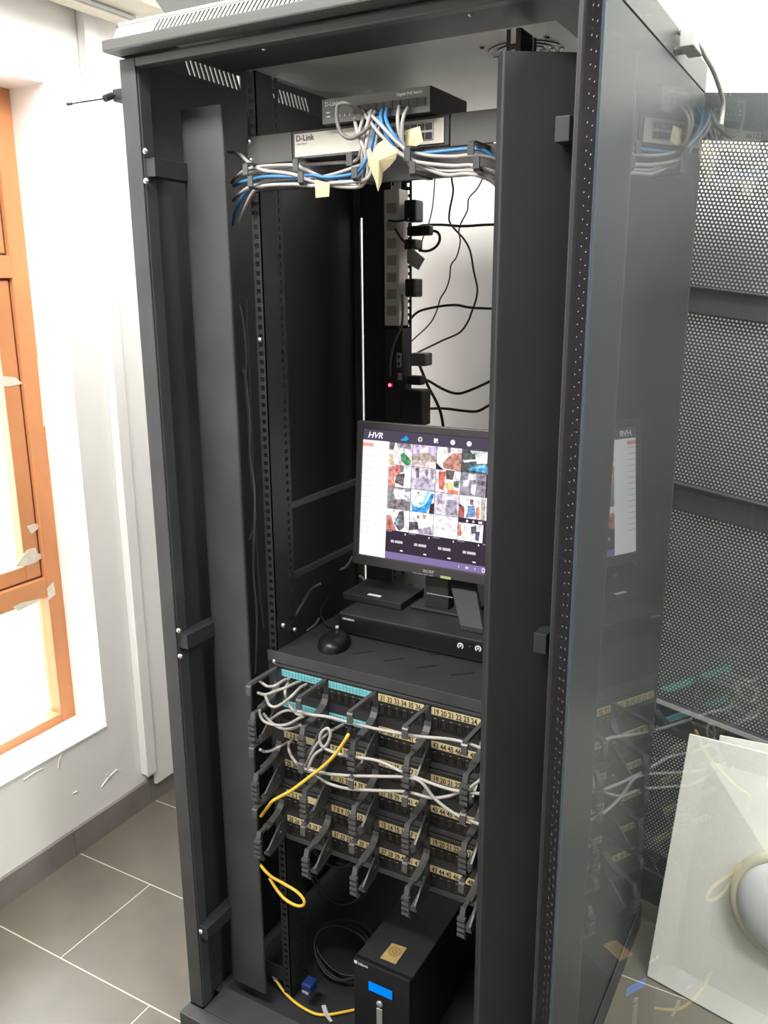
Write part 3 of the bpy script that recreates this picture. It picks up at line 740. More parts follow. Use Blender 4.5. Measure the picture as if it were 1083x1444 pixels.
# ------------------------------------------------------------------ power strips and wires at the back
pd = thing('power_strip', 'upright grey white power strip on the rear rail with black plugs', 'power strip', (0.155, 0.68, 1.52))
MB().box(0.137, 0.177, 0.655, 0.70, 1.522, 1.825).build('housing', M['pdu'], pd, 0.002)
for i in range(7):
    MB().box(0.145, 0.169, 0.653, 0.6552, 1.545 + i * 0.038, 1.567 + i * 0.038).build('socket', M['plug_grey'], pd)
pd2 = thing('power_strip', 'upright black power strip below the grey one with a red light', 'power strip', (0.155, 0.68, 1.20))
MB().box(0.137, 0.185, 0.655, 0.70, 1.12, 1.515).build('housing', M['black_matt'], pd2, 0.002)
led_p = (0.1569,0.6450,1.3837)
MB().lathe(led_p, (0, -1, 0), [(0.0035, 0), (0.0035, 0.003), (0.001, 0.004)], 10).build('power_light', M['led_red'], pd2)
MB().box(led_p[0] - 0.006, led_p[0] + 0.010, 0.6452, 0.655, led_p[2] - 0.006, led_p[2] + 0.006).build('light_housing', M['black_matt'], pd2)
s1 = (0.1782,0.6520,1.4425)
q = MB(); q.box(s1[0] - 0.007, s1[0] + 0.005, 0.652, 0.655, s1[2] - 0.017, s1[2] + 0.017); q.build('socket', M['plug_grey'], pd2, 0.0005)
q = MB()
for dz in (-0.009, 0.007): q.box(s1[0] - 0.004, s1[0] + 0.002, 0.6512, 0.652, s1[2] + dz - 0.003, s1[2] + dz + 0.004)
q.build('socket_hole', M['jack'], pd2)
s2 = (0.1801,0.6520,1.4042)
q = MB(); q.box(s2[0] - 0.006, s2[0] + 0.004, 0.652, 0.655, s2[2] - 0.008, s2[2] + 0.008); q.build('socket', M['plug_grey'], pd2, 0.0005)
def plug(label, p0, p1, mname='cable_black', depth=0.04, bev=0.004):
    x0, x1 = sorted((p0[0], p1[0])); z0, z1 = sorted((p0[2], p1[2])); y = p0[1]
    q = MB(); q.box(x0, x1, y - depth / 2, y + depth / 2, z0, z1)
    return tag(q.build('power_plug', M[mname], None, bev, origin=((x0 + x1) / 2, y, z0)), label, 'plug')
plug('topmost square black plug on the grey power strip', (0.1857,0.6800,1.8011), (0.2169,0.6800,1.7536))
plug('black plug with a looping lead, second on the grey strip', (0.1876,0.6800,1.7456), (0.2478,0.6800,1.7232), depth=0.02)
plug('black plug half hidden by grey tape, third on the grey strip', (0.1858,0.6800,1.7160), (0.2154,0.6800,1.6933))
plug('lowest black plug on the grey power strip', (0.1879,0.6800,1.6290), (0.2160,0.6800,1.5872))
plug('dark grey plug at the top of the black strip', (0.2015,0.6800,1.4596), (0.2431,0.6800,1.4294), 'cable_dark')
plug('black plug with a waisted grip in the middle of the black strip', (0.1902,0.6800,1.4056), (0.2284,0.6800,1.3837), depth=0.025)
plug('large black adapter at the bottom of the black strip', (0.1866,0.6650,1.3747), (0.2442,0.6650,1.2897), depth=0.05)
tp = [(0.1988,0.6520,1.6911),(0.2115,0.6520,1.6954),(0.2442,0.6520,1.6715),(0.2281,0.6520,1.6470),(0.1988,0.6520,1.6631)]
paper('grey tape flap folded over the third plug of the grey strip', tp, 0.001, 'plug_grey', 'tape_flap', fold=(0, -0.01, 0))
wy = 0.72
cable('thin black wire hanging left of the others in front of the back wall', [(0.2142,0.7600,1.8887),(0.2146,0.7600,1.8515),(0.2097,0.7600,1.7938),(0.1988,0.7600,1.7530),(0.1877,0.7600,1.7310),(0.1746,0.7600,1.6941)], 0.0016, 'cable_black', None, 'wire')
cable('black wire swinging right then curling back to the black strip', [(0.2503,0.7800,1.8884),(0.2490,0.7800,1.8545),(0.2531,0.7800,1.8262),(0.2446,0.7800,1.7842),(0.2450,0.7800,1.7588),(0.2600,0.7800,1.7406),(0.2824,0.7800,1.7191),(0.2993,0.7800,1.6915),(0.3094,0.7800,1.6463),(0.3194,0.7800,1.6074),(0.3164,0.7800,1.5796),(0.3060,0.7800,1.5517),(0.2972,0.7800,1.5300),(0.2753,0.7800,1.5029),(0.2262,0.7800,1.4816),(0.2026,0.7000,1.4584)], 0.0024, 'cable_black', None, 'wire')
cable('thin wavy black wire crossing down from the right', [(0.3344,0.8000,1.8771),(0.3192,0.8000,1.8536),(0.3055,0.8000,1.8312),(0.2843,0.8000,1.8105),(0.2813,0.8000,1.7839),(0.2653,0.8000,1.7560),(0.2602,0.8000,1.7369),(0.2643,0.8000,1.7142),(0.2556,0.8000,1.6803),(0.2409,0.8000,1.6610),(0.2376,0.8000,1.6312),(0.2285,0.8000,1.6047),(0.2134,0.8000,1.5829),(0.2060,0.8000,1.5591),(0.1926,0.8000,1.5317),(0.1731,0.8000,1.5107),(0.1710,0.7200,1.4800)], 0.0018, 'cable_black', None, 'wire')
cable('upper level black cord running right from the second plug', [(0.2009,0.6900,1.7410),(0.1768,0.7700,1.7529),(0.2276,0.7700,1.7525),(0.2827,0.7700,1.7471),(0.3451,0.7700,1.7477),(0.4194,0.7700,1.7448)], 0.0032, 'cable_black', None, 'power_cable')
cable('black cord looping back from the second plug of the grey strip', [(0.2392,0.6900,1.7349),(0.2554,0.6900,1.7312),(0.2627,0.6900,1.7217),(0.2610,0.6900,1.7079),(0.2486,0.6900,1.6958),(0.2305,0.6900,1.6901),(0.2103,0.6900,1.6922)], 0.0032, 'cable_black', None, 'power_cable')
cable('middle level black cord bowing up and running right', [(0.1737,0.7000,1.5195),(0.1467,0.7700,1.5338),(0.1703,0.7700,1.5527),(0.2147,0.7700,1.5631),(0.2675,0.7700,1.5682),(0.3138,0.7700,1.5618),(0.4260,0.7700,1.5590)], 0.0032, 'cable_black', None, 'power_cable')
cable('black cord sagging right from the waisted plug', [(0.2176,0.6900,1.3958),(0.2069,0.7500,1.3865),(0.2477,0.7500,1.3676),(0.2859,0.7500,1.3592),(0.3249,0.7500,1.3714),(0.3879,0.7500,1.4012),(0.4554,0.7500,1.4334)], 0.0034, 'cable_black', None, 'power_cable')
cable('lowest black cord sagging right just above the monitor', [(0.2154,0.6800,1.3253),(0.2483,0.7500,1.3206),(0.2980,0.7500,1.3184),(0.3372,0.7500,1.3191),(0.3645,0.7500,1.3327),(0.3894,0.7500,1.3494),(0.4569,0.7500,1.3927)], 0.0034, 'cable_black', None, 'power_cable')
cable('thick black cord dropping behind the monitor top', [(0.2085,0.7000,1.4267),(0.2318,0.7000,1.3786),(0.2549,0.7000,1.3406),(0.2685,0.7000,1.3056),(0.2750,0.7000,1.2439),(0.2648,0.7000,1.1462)], 0.0036, 'cable_black', None, 'power_cable')
cable('grey braided lead running down the front of the black strip', [(0.1896,0.6450,1.5939),(0.1915,0.6450,1.5540),(0.1877,0.6450,1.5217),(0.1688,0.6450,1.4806),(0.1591,0.6450,1.4390),(0.1589,0.6450,1.4056)], 0.0028, 'cable_dark', None, 'power_cable')
cable('black lead slanting across the grey strip to the third plug', [(0.1730,0.6420,1.7393),(0.1876,0.6420,1.7188),(0.2059,0.6420,1.7013)], 0.0028, 'cable_black', None, 'power_cable')
cable('short black lead across the grey strip to the top plug', [(0.1565,0.6420,1.7568),(0.1785,0.6420,1.7544),(0.2076,0.6420,1.7577)], 0.0026, 'cable_black', None, 'power_cable')

# grey and dark cables running down behind the left wing
cable('pale grey cable glimpsed behind the left wing at screen height', [(0.0700,0.2000,1.5766),(0.0766,0.2000,1.5431),(0.0800,0.2000,1.4819),(0.0746,0.2000,1.4193),(0.0780,0.2000,1.3559),(0.0777,0.2000,1.2545),(0.0846,0.2000,1.1509),(0.0672,0.2000,1.1029)], 0.0022, 'cable_grey', None)
cable('grey cable behind the left wing ending above the patch panels', [(0.0833,0.1850,1.4556),(0.0901,0.1850,1.4215),(0.0927,0.1850,1.3446),(0.0894,0.1850,1.2873),(0.0971,0.1850,1.2006),(0.0851,0.1850,1.0480),(0.0884,0.1850,0.9387),(0.0774,0.1850,0.8064)], 0.0022, 'cable_grey', None)
cable('thin dark cable hanging furthest right behind the left wing', [(0.0942,0.1900,1.5900),(0.0932,0.1900,1.4829),(0.0937,0.1900,1.4003),(0.0918,0.1900,1.2722),(0.0917,0.1900,1.1391),(0.0953,0.1900,1.0014),(0.1019,0.1900,0.9155)], 0.0022, 'cable_dark', None)

# ------------------------------------------------------------------ shelf and what stands on it
sh = thing('rack_shelf', 'black slotted shelf carrying the monitor and recorder', 'shelf', (0.4, 0.4, 0.885))
q = MB(); q.box(0.178, 0.622, 0.128, 0.69, 0.8985, 0.9020)
q.build('tray', M['black'], sh)
q = MB(); q.box(0.1580, 0.6420, 0.1265, 0.1290, 0.8790, 0.9020); q.build('front_lip', M['grey_metal'], sh, 0.0006)
def slot(p, q_):
    p, q_ = Vector(p), Vector(q_); d = (q_ - p).normalized(); nn = Vector((-d.y, d.x, 0)) * 0.0022
    MB().add([p - nn, q_ - nn, q_ + nn, p + nn] + [v + Vector((0, 0, 0.0004)) for v in (p - nn, q_ - nn, q_ + nn, p + nn)],
             [(3, 2, 1, 0), (4, 5, 6, 7), (0, 1, 5, 4), (1, 2, 6, 5), (2, 3, 7, 6), (3, 0, 4, 7)]).build('vent_slot', M['jack'], sh)
slot((0.3201,0.1907,0.9020), (0.3517,0.2236,0.9020)); slot((0.3911,0.1912,0.9020), (0.4226,0.2234,0.9020)); slot((0.4618,0.1929,0.9020), (0.4956,0.2259,0.9020))
slot((0.5321,0.1959,0.9020), (0.5670,0.2254,0.9020)); slot((0.4570,0.2575,0.9020), (0.4860,0.2849,0.9020))

dv = thing('video_recorder', 'flat black video recorder with two round buttons under the monitor', 'video recorder', (0.4, 0.4, 0.9021))
DVX0, DVX1, DVY, DVZ = 0.238, 0.612, 0.268, 0.948
MB().box(DVX0, DVX1, DVY + 0.004, 0.58, 0.906, DVZ).build('case', M['black'], dv, 0.002)
MB().box(DVX0, DVX1, DVY, DVY + 0.006, 0.9085, DVZ - 0.004).build('front_panel', M['black_gloss'], dv, 0.001)
MB().box(DVX0 + 0.004, DVX1 - 0.004, DVY + 0.006, 0.57, 0.9021, 0.906).build('foot', M['jack'], dv)
MB().box(DVX0 + 0.02, DVX1 - 0.01, DVY - 0.0006, DVY, 0.9085, 0.910).build('groove', M['jack'], dv)
for c in ((0.5198,0.2670,0.9311), (0.5571,0.2670,0.9330)):
    q = MB(); n = 20
    vs_ = []
    for k in range(n):
        a = math.radians(-240 + 300 * k / (n - 1))
        for r in (0.0042, 0.0066):
            for dy in (0, -0.0008): vs_.append((c[0] + r * math.cos(a), DVY + dy, c[2] - r * math.sin(a)))
    fs = []
    for k in range(n - 1):
        i = k * 4; j = i + 4
        fs += [(i + 1, i + 3, j + 3, j + 1), (i, i + 1, j + 1, j), (i + 2, j + 2, j + 3, i + 3)]
    q.add(vs_, fs); q.lathe((c[0], DVY, c[2]), (0, -1, 0), [(0.0022, 0), (0.0018, 0.001)], 10)
    q.build('button_ring', M['print_white'], dv)
c = (0.5393,0.2670,0.9337)
MB().lathe((c[0], DVY, c[2]), (0, -1, 0), [(0.0012, 0), (0.001, 0.001)], 8).build('indicator', M['print_grey'], dv)
text_part('maker_mark', 'HIKVISION', 0.0060, (DVX0 + 0.011, DVY - 0.0004, DVZ - 0.0125), M['print_white'], dv)
c = (0.5769,0.2670,0.9077)
MB().box(c[0] - 0.007, c[0] + 0.007, DVY - 0.0008, DVY, c[2] - 0.0035, c[2] - 0.0005).build('port_label', M['print_white'], dv)
MB().box(c[0] - 0.006, c[0] + 0.006, DVY - 0.0008, DVY, c[2] + 0.003, c[2] + 0.004).build('port_label', M['print_grey'], dv)

# monitor
mn = thing('monitor', 'black desktop monitor showing a grid of camera pictures on the shelf', 'monitor', (0.41, 0.38, DVZ))
lean = 0.0935
def S(x, z, o=0.0): return (x, 0.355 + (z - 1.055) * lean - o, z + o * lean)   # screen plane, o = out towards the viewer
def sbox(mb, x0, x1, z0, z1, o0, o1):
    p = [S(x, z, o) for o in (o0, o1) for z in (z0, z1) for x in (x0, x1)]
    return mb.add(p, [(0, 1, 3, 2), (4, 6, 7, 5), (0, 4, 5, 1), (1, 5, 7, 3), (3, 7, 6, 2), (2, 6, 4, 0)])
SXA, SXB, SZA, SZB = 0.240, 0.578, 1.054, 1.322
q = MB()
sbox(q, SXA - 0.014, SXA, SZA - 0.022, SZB + 0.016, -0.016, 0.004); sbox(q, SXB, SXB + 0.014, SZA - 0.022, SZB + 0.016, -0.016, 0.004)
sbox(q, SXA, SXB, SZA - 0.022, SZA, -0.016, 0.004); sbox(q, SXA, SXB, SZB, SZB + 0.016, -0.016, 0.004)
q.build('bezel', M['bezel'], mn, 0.0015)
q = MB(); sbox(q, SXA - 0.012, SXB + 0.012, SZA - 0.018, SZB + 0.014, -0.036, -0.016); sbox(q, SXA + 0.04, SXB - 0.04, SZA + 0.03, SZB - 0.03, -0.055, -0.036)
q.build('rear_shell', M['black_matt'], mn, 0.004)
lg = Vector(S(0.409, SZA - 0.0145, 0.0045))
text_part('maker_mark', 'acer', 0.0135, (lg.x - 0.013, lg.y, lg.z - 0.001), M['print_grey'], mn, 1.15)
for i in range(4):
    x = 0.373 + i * 0.0125
    q = MB(); sbox(q, x, x + 0.010, SZA - 0.0208, SZA - 0.0198, 0.004, 0.005); q.build('button', M['print_grey'], mn)
q = MB(); sbox(q, 0.437, 0.460, SZA - 0.0218, SZA - 0.0165, 0.004, 0.0055); q.build('power_button', M['power_led'], mn, 0.0008)
q = MB()
q.box(0.39, 0.445, 0.372, 0.402, DVZ + 0.006, 1.12); q.box(0.395, 0.44, 0.40, 0.425, 1.02, 1.2)
q.build('stand_column', M['black_matt'], mn, 0.003)
q = MB(); q.box(0.395, 0.455, 0.3700, 0.3715, 0.985, 0.9865); q.build('column_seam', M['print_grey'], mn)
# sloping foot plates
def foot(x0, x1, x2, x3):
    q = MB()
    q.add([(x0, 0.392, 1.03), (x1, 0.392, 1.03), (x3, 0.305, DVZ + 0.010), (x2, 0.305, DVZ + 0.010),
           (x0, 0.404, 1.03), (x1, 0.404, 1.03), (x3, 0.318, DVZ + 0.0005), (x2, 0.318, DVZ + 0.0005),
           (x2, 0.303, DVZ + 0.0005), (x3, 0.303, DVZ + 0.0005)],
          [(0, 1, 2, 3), (5, 4, 7, 6), (0, 4, 5, 1), (0, 3, 8, 7, 4), (1, 5, 6, 9, 2), (3, 2, 9, 8), (8, 9, 6, 7)])
    return q.build('stand_foot', M['black_matt'], mn, 0.0015)
foot(0.432, 0.492, 0.502, 0.552)
q = MB(); q.box(0.36, 0.50, 0.36, 0.46, DVZ + 0.0002, DVZ + 0.008); q.build('stand_base', M['black_matt'], mn, 0.003)

# the picture on the screen: flat luminous areas
scr = MB(); scr_m = [E8(60, 52, 66)]
q = sbox(MB(), SXA, SXB, SZA, SZB, -0.004, 0.0)
disp = q.build('display', E8(66, 58, 74), mn)
def uv(u, v): return (SXA + (SXB - SXA) * u, SZB - (SZB - SZA) * v)
def spoly(pts, o):
    return [S(*uv(u, v), o) for u, v in pts]
def flat(name, polys, parent=disp, grain=False):
    """polys: list of (points in screen fractions, colour); stacked by small steps"""
    mats = []; q = MB()
    for i, (pts, col) in enumerate(polys):
        m_ = E8g(*col) if grain and max(col) > 70 else E8(*col)
        if m_ not in mats: mats.append(m_)
        q.mat(mats.index(m_)); q.add(spoly(pts, 0.0002 + 0.00005 * i), [tuple(range(len(pts)))[::-1]])
    return q.build(name, mats, parent)
def rect(u0, v0, u1, v1, c): return ([(u0, v0), (u1, v0), (u1, v1), (u0, v1)], c)
flat('side_list', [rect(0.0, 0.085, 0.186, 1.0, (255, 255, 255)), rect(0.0, 0.105, 0.075, 0.135, (250, 160, 140))] +
     [rect(0.0, 0.155 + i * 0.047, 0.07, 0.162 + i * 0.047, (214, 205, 200)) for i in range(15)])
flat('top_bar', [rect(0.0, 0.0, 1.0, 0.085, (78, 70, 88)),
                 ([(0.265, 0.06), (0.285, 0.045), (0.30, 0.028), (0.315, 0.05), (0.315, 0.062)], (40, 160, 225)),
                 rect(0.265, 0.06, 0.30, 0.068, (40, 160, 225))])
def disc(cu, cv, ru, col, n=10): return ([(cu + ru * math.cos(2 * math.pi * k / n), cv + ru * 1.26 * math.sin(2 * math.pi * k / n)) for k in range(n)], col)
flat('menu_icons', [disc(0.395, 0.047, 0.016, (235, 230, 235)), disc(0.395, 0.047, 0.007, (110, 100, 115)),
                    rect(0.487, 0.03, 0.513, 0.063, (235, 230, 235)), rect(0.503, 0.05, 0.518, 0.068, (80, 72, 90)), rect(0.508, 0.055, 0.515, 0.064, (235, 230, 235)),
                    disc(0.61, 0.048, 0.016, (235, 230, 235)), disc(0.61, 0.048, 0.005, (180, 175, 200)),
                    disc(0.715, 0.048, 0.016, (240, 236, 240)), rect(0.712, 0.038, 0.716, 0.05, (150, 140, 160))])
tp = Vector(S(*uv(0.032, 0.066), 0.0005))
text_part('screen_title', 'HVR', 0.0175, tp, E8(245, 242, 248), disp, 1.05, shear=0.25, rot=Matrix.Rotation(math.radians(90) - math.atan(lean), 4, 'X'))
flat('bottom_bar', [rect(0.186, 0.945, 1.0, 1.0, (128, 112, 158))] +
     [rect(u, 0.965, u + w_, 0.982, (210, 200, 230)) for u, w_ in ((0.69, 0.005), (0.735, 0.02), (0.795, 0.005))] +
     [rect(0.842, 0.958, 0.862, 0.988, (225, 215, 240)), rect(0.847, 0.965, 0.857, 0.981, (128, 112, 158)), rect(0.895, 0.958, 0.915, 0.988, (225, 215, 240)), rect(0.95, 0.958, 0.97, 0.988, (225, 215, 240))])
W_, K = (250, 248, 252), (58, 48, 60)
views = {
 (0, 0): ((226, 222, 226), [([(0, 0), (.25, 0), (.2, .3), (0, .35)], (90, 84, 88)), ([(.3, 0), (.95, 0), (.95, .25), (.35, .2)], (150, 140, 150)), ([(.2, .4), (.55, .45), (.6, .9), (.25, .85)], (238, 214, 240)), ([(.5, .5), (.65, .4), (.98, .75), (.95, .95), (.75, .98), (.55, .8)], (48, 128, 70)), ([(0, .5), (.2, .6), (.25, .95), (0, 1)], (190, 185, 140))]),
 (1, 0): ((196, 178, 176), [([(0, 0), (.35, 0), (.3, .35), (0, .42)], (198, 176, 220)), ([(.62, 0), (1, 0), (1, .4), (.68, .32)], (186, 166, 214)), ([(.3, .1), (.62, .1), (.68, .3), (.3, .33)], (226, 210, 210)), ([(0, .45), (.3, .35), (.68, .35), (1, .45), (1, .7), (0, .7)], (166, 150, 146)), ([(.6, .75), (.95, .72), (1, 1), (.55, 1)], (245, 220, 208))]),
 (2, 0): ((252, 250, 250), [([(.62, .25), (1, .2), (1, 1), (.3, .95), (.25, .7)], (176, 120, 104)), ([(.4, 0), (.55, 0), (.55, .25), (.45, .25)], (110, 92, 96)), ([(0, .72), (.12, .85), (.3, 1), (0, 1)], (56, 48, 52)), ([(.6, 0), (1, 0), (1, .15), (.6, .12)], (225, 205, 222))]),
 (3, 0): ((62, 72, 70), [([(.5, .2), (1, .05), (1, .55), (.6, .6)], (240, 248, 250)), ([(.05, .5), (.55, .4), (.6, .48), (.1, .6)], (232, 236, 236)), ([(.25, .9), (.6, .65), (1, .6), (1, .95)], (52, 160, 216)), ([(.55, .75), (.95, .55), (.95, .7), (.6, .85)], (140, 205, 235)), ([(.3, .05), (.95, .05), (.9, .15), (.4, .18)], (180, 186, 180))]),
 (4, 0): ((200, 178, 208), [([(0, .1), (.35, .05), (.4, .6), (0, .7)], (120, 96, 116)), ([(.4, .1), (.6, .1), (.6, .9), (.4, .8)], (150, 130, 160))]),
 (0, 1): ((236, 232, 234), [([(0, .1), (.5, 0), (.55, .35), (.25, .6), (.35, 1), (0, 1)], (206, 130, 116)), ([(.35, .45), (.72, .35), (.68, .95), (.3, .8)], (92, 78, 84)), ([(.3, 0), (.45, 0), (.4, .3), (.3, .3)], (190, 70, 60)), ([(.5, 0), (.7, .02), (.65, .3), (.5, .3)], (110, 98, 104))]),
 (1, 1): ((200, 190, 206), [([(.15, .05), (.3, 0), (.32, .45), (.2, .5)], (104, 94, 108)), ([(.55, .05), (.7, .05), (.68, .35), (.6, .4)], (116, 104, 120)), ([(.3, .45), (.7, .4), (.9, 1), (.1, 1)], (172, 160, 178)), ([(.78, 0), (.95, 0), (.92, .5), (.8, .45)], (150, 138, 156))]),
 (2, 1): ((240, 230, 226), [([(.1, .1), (.4, .05), (.35, .9), (.15, .85)], (196, 96, 70)), ([(.4, 0), (.75, 0), (.7, .4), (.42, .4)], (74, 56, 58)), ([(.42, .55), (.7, .5), (.72, .8), (.45, .85)], (240, 200, 130)), ([(.72, .45), (.98, .4), (.95, .75), (.75, .7)], (96, 110, 96)), ([(.5, .85), (.95, .85), (.95, 1), (.5, 1)], (232, 120, 76))]),
 (3, 1): ((138, 128, 142), [([(.3, .05), (.6, .05), (.6, .3), (.3, .3)], (228, 222, 230)), ([(.1, .35), (.35, .3), (.3, .6), (.1, .65)], (214, 206, 218)), ([(.42, .5), (.62, .5), (.6, .95), (.42, .9)], (220, 212, 224)), ([(.65, .25), (.95, .3), (.95, .5), (.7, .5)], (96, 86, 98))]),
 (4, 1): ((60, 50, 56), [([(.1, .05), (.5, .05), (.45, .3), (.15, .3)], (226, 160, 140)), ([(.15, .35), (.5, .35), (.5, .7), (.2, .7)], (235, 230, 230))]),
 (0, 2): ((132, 124, 134), [([(.25, .1), (.75, .05), (.8, .5), (.35, .55)], (235, 230, 238)), ([(.05, .65), (.9, .6), (.9, .95), (.1, 1)], (110, 100, 110)), ([(.7, .2), (1, .1), (1, .6), (.85, .6)], (205, 198, 208))]),
 (1, 2): ((246, 250, 252), [([(.0, .5), (.15, .75), (.4, .8), (.65, .6), (.85, .1), (1, .1), (.85, .7), (.7, 1), (.1, 1)], (34, 148, 214)), ([(.3, .6), (.5, .55), (.7, 0), (.78, 0), (.6, .62), (.4, .72)], (120, 200, 235)), ([(.85, .6), (1, .5), (1, 1), (.8, 1)], (70, 54, 60)), ([(.28, .08), (.36, .08), (.36, .18), (.28, .18)], (120, 96, 60))]),
 (2, 2): ((206, 198, 214), [([(.1, .1), (.3, .05), (.3, .5), (.12, .55)], (168, 158, 176)), ([(.5, .3), (.9, .25), (.95, .95), (.45, .95)], (156, 146, 164)), ([(.35, .05), (.55, .05), (.5, .3), (.38, .3)], (236, 230, 240))]),
 (3, 2): ((240, 234, 232), [([(.0, .4), (.2, .5), (.22, 1), (.0, 1)], (150, 62, 54)), ([(.35, .45), (.6, .38), (.68, .9), (.3, .98)], (104, 134, 180)), ([(.42, .15), (.55, .15), (.56, .38), (.42, .38)], (128, 84, 76)), ([(.68, .5), (.8, .4), (.82, .95), (.7, .98)], (206, 110, 84)), ([(.85, .1), (1, .1), (1, 1), (.88, 1)], (168, 164, 150))]),
 (4, 2): ((240, 236, 242), [([(.2, .3), (.5, .25), (.5, .6), (.25, .7)], (150, 140, 152))]),
 (0, 3): ((236, 232, 234), [([(0, .35), (.2, .3), (.3, .6), (.45, 1), (0, 1)], (186, 112, 96)), ([(.55, .1), (.75, .0), (.8, .8), (.6, .98), (.35, .7)], (96, 88, 98)), ([(.4, .5), (.55, .4), (.55, .7), (.42, .75)], (132, 160, 182))]),
 (1, 3): ((240, 236, 242), [([(0, .5), (.35, .45), (.4, .8), (.0, .9)], (86, 76, 84)), ([(.35, .8), (.9, .6), (1, .95), (.4, 1)], (150, 140, 160)), ([(.3, .15), (.42, .15), (.42, .3), (.3, .3)], (150, 100, 96)), ([(.55, .1), (.7, .08), (.68, .28), (.56, .28)], (160, 140, 120))]),
 (2, 3): ((244, 241, 247), [([(.55, .15), (.75, .1), (.75, .5), (.6, .55)], (206, 200, 214)), ([(.1, .6), (.5, .55), (.5, .95), (.1, .95)], (228, 222, 234))]),
 (3, 3): ((245, 241, 245), [([(0, .3), (.12, .3), (.15, .8), (0, .85)], (206, 128, 112)), ([(.5, .35), (.72, .25), (.75, .6), (.55, .65)], (70, 70, 92)), ([(.7, .55), (.88, .5), (.85, .95), (.72, .9)], (60, 58, 84)), rect(0, 0, 1, .2, (58, 48, 62)), disc(.35, .1, .05, W_, 8), disc(.6, .1, .05, (200, 196, 220), 8), rect(.8, .05, .95, .16, W_)]),
 (4, 3): (K, [rect(.25, .5, .7, .62, (190, 184, 192))]),
}
C0, CW = 0.186, 0.1628
R0, RH = 0.088, 0.1714
tile_no = 0
for r in range(5):
    for c in range(5):
        u0, u1 = C0 + c * CW, C0 + (c + 1) * CW - 0.003
        v0, v1 = R0 + r * RH, R0 + (r + 1) * RH - 0.003
        if r < 4: base, shapes = views[(c, r)]
        else: base, shapes = K, [rect(.24, .44, .38, .56, (196, 190, 198)), rect(.42, .44, .76, .56, (196, 190, 198)), rect(.66, .86, .78, .92, W_), rect(0, .02, .28, .05, (170, 162, 172)), rect(.84, .06, .88, .14, W_)]
        polys = [rect(u0, v0, u1, v1, base)]
        for pts, col in shapes:
            polys.append(([(u0 + (u1 - u0) * a, v0 + (v1 - v0) * b_) for a, b_ in pts], col))
        flat('camera_picture', polys, disp, r < 4)

# mouse
mo = thing('computer_mouse', 'black computer mouse at the front left of the shelf', 'computer mouse', (0.2626,0.2153,0.9021))
mp = Vector((0.2626,0.2153,0.9021))
def mouse_mesh():
    q = MB(); nu, nv = 16, 8; L, Wd, Hh = 0.056, 0.033, 0.024
    vs_ = []; fs = []
    for j in range(nv + 1):
        b_ = (math.pi / 2) * j / nv
        for i in range(nu):
            a = 2 * math.pi * i / nu
            rr = math.cos(b_) ** 0.6
            hx = rr * Wd * math.cos(a) * (1 - 0.10 * math.sin(a)); hy = rr * L * math.sin(a)
            vs_.append((hx, hy, Hh * math.sin(b_) * (1.0 - 0.22 * (hy / L))))
    for j in range(nv):
        for i in range(nu):
            fs.append((j * nu + i, j * nu + (i + 1) % nu, (j + 1) * nu + (i + 1) % nu, (j + 1) * nu + i))
    q.add(vs_, fs, True); q.add(vs_[:nu], [tuple(range(nu))[::-1]])
    rot_ = Matrix.Rotation(math.radians(22), 4, 'Z')
    me = q.mesh('shell', M['black_gloss']); me.transform(rot_)
    return me
place(mouse_mesh(), 'shell', mp, mo)
wd = Vector((-math.sin(math.radians(22)) * 0.030, math.cos(math.radians(22)) * 0.030, 0.0235))
MB().lathe(mp + wd - Vector((0.003, 0, 0)), (1, 0.4, 0), [(0.004, 0), (0.004, 0.006)], 10).build('scroll_wheel', M['print_grey'], mo)
cable('mouse lead', [tuple(mp + Vector((-0.024, 0.052, 0.008))), (0.1982,0.2852,0.9050), (0.1735,0.3090,0.9050), (0.1397,0.3489,0.9050), (0.1037,0.4337,0.9050)], 0.0018, 'cable_black', None, 'mouse_lead')['label'] = 'thin black mouse lead running back from the mouse'

# small things behind on the shelf
rt = thing('network_box', 'small dark box with a white sticker on the shelf left of the monitor stand', 'network box', (0.24, 0.52, 0.9021))
b0 = Vector((0.2798,0.3401,0.9485))
q = MB(); q.box(b0.x - 0.075, b0.x + 0.07, b0.y, b0.y + 0.11, DVZ + 0.0005, DVZ + 0.016); q.build('case', M['black_matt'], rt, 0.002)
q = MB(); q.box(b0.x - 0.020, b0.x + 0.012, b0.y + 0.012, b0.y + 0.022, DVZ + 0.016, DVZ + 0.0166); q.build('sticker', M['print_white'], rt)
cable('dark video lead arching behind the monitor base at the left', [(0.1703,0.4700,0.9576),(0.1951,0.4700,0.9443),(0.2235,0.4700,0.9403),(0.2479,0.4700,0.9410),(0.2701,0.4700,0.9448),(0.3066,0.4700,0.9561)], 0.004, 'cable_dark', None, 'video_lead')
cable('grey lead rising steeply from the left rail to the shelf corner', [(0.1673,0.2100,0.9449),(0.1521,0.2500,0.9474),(0.1184,0.3200,0.9395),(0.1383,0.3200,0.9678),(0.1611,0.3200,0.9832)], 0.0030, 'cable_dark', None)
cable('short dark lead on the shelf floor left of the mouse', [(0.1749,0.2438,0.9040),(0.1708,0.2823,0.9040),(0.1593,0.3136,0.9040)], 0.002, 'cable_dark', None)
cable('dark lead curling below the left edge of the monitor', [(0.1495,0.4200,0.9847),(0.1630,0.4200,0.9919),(0.1746,0.4200,1.0056),(0.1824,0.4200,1.0202)], 0.003, 'cable_dark', None)
wb0 = Vector((0.5165,0.3981,0.9485))
q = MB(); q.box(wb0.x, wb0.x + 0.05, wb0.y, wb0.y + 0.035, DVZ + 0.0005, DVZ + 0.062)
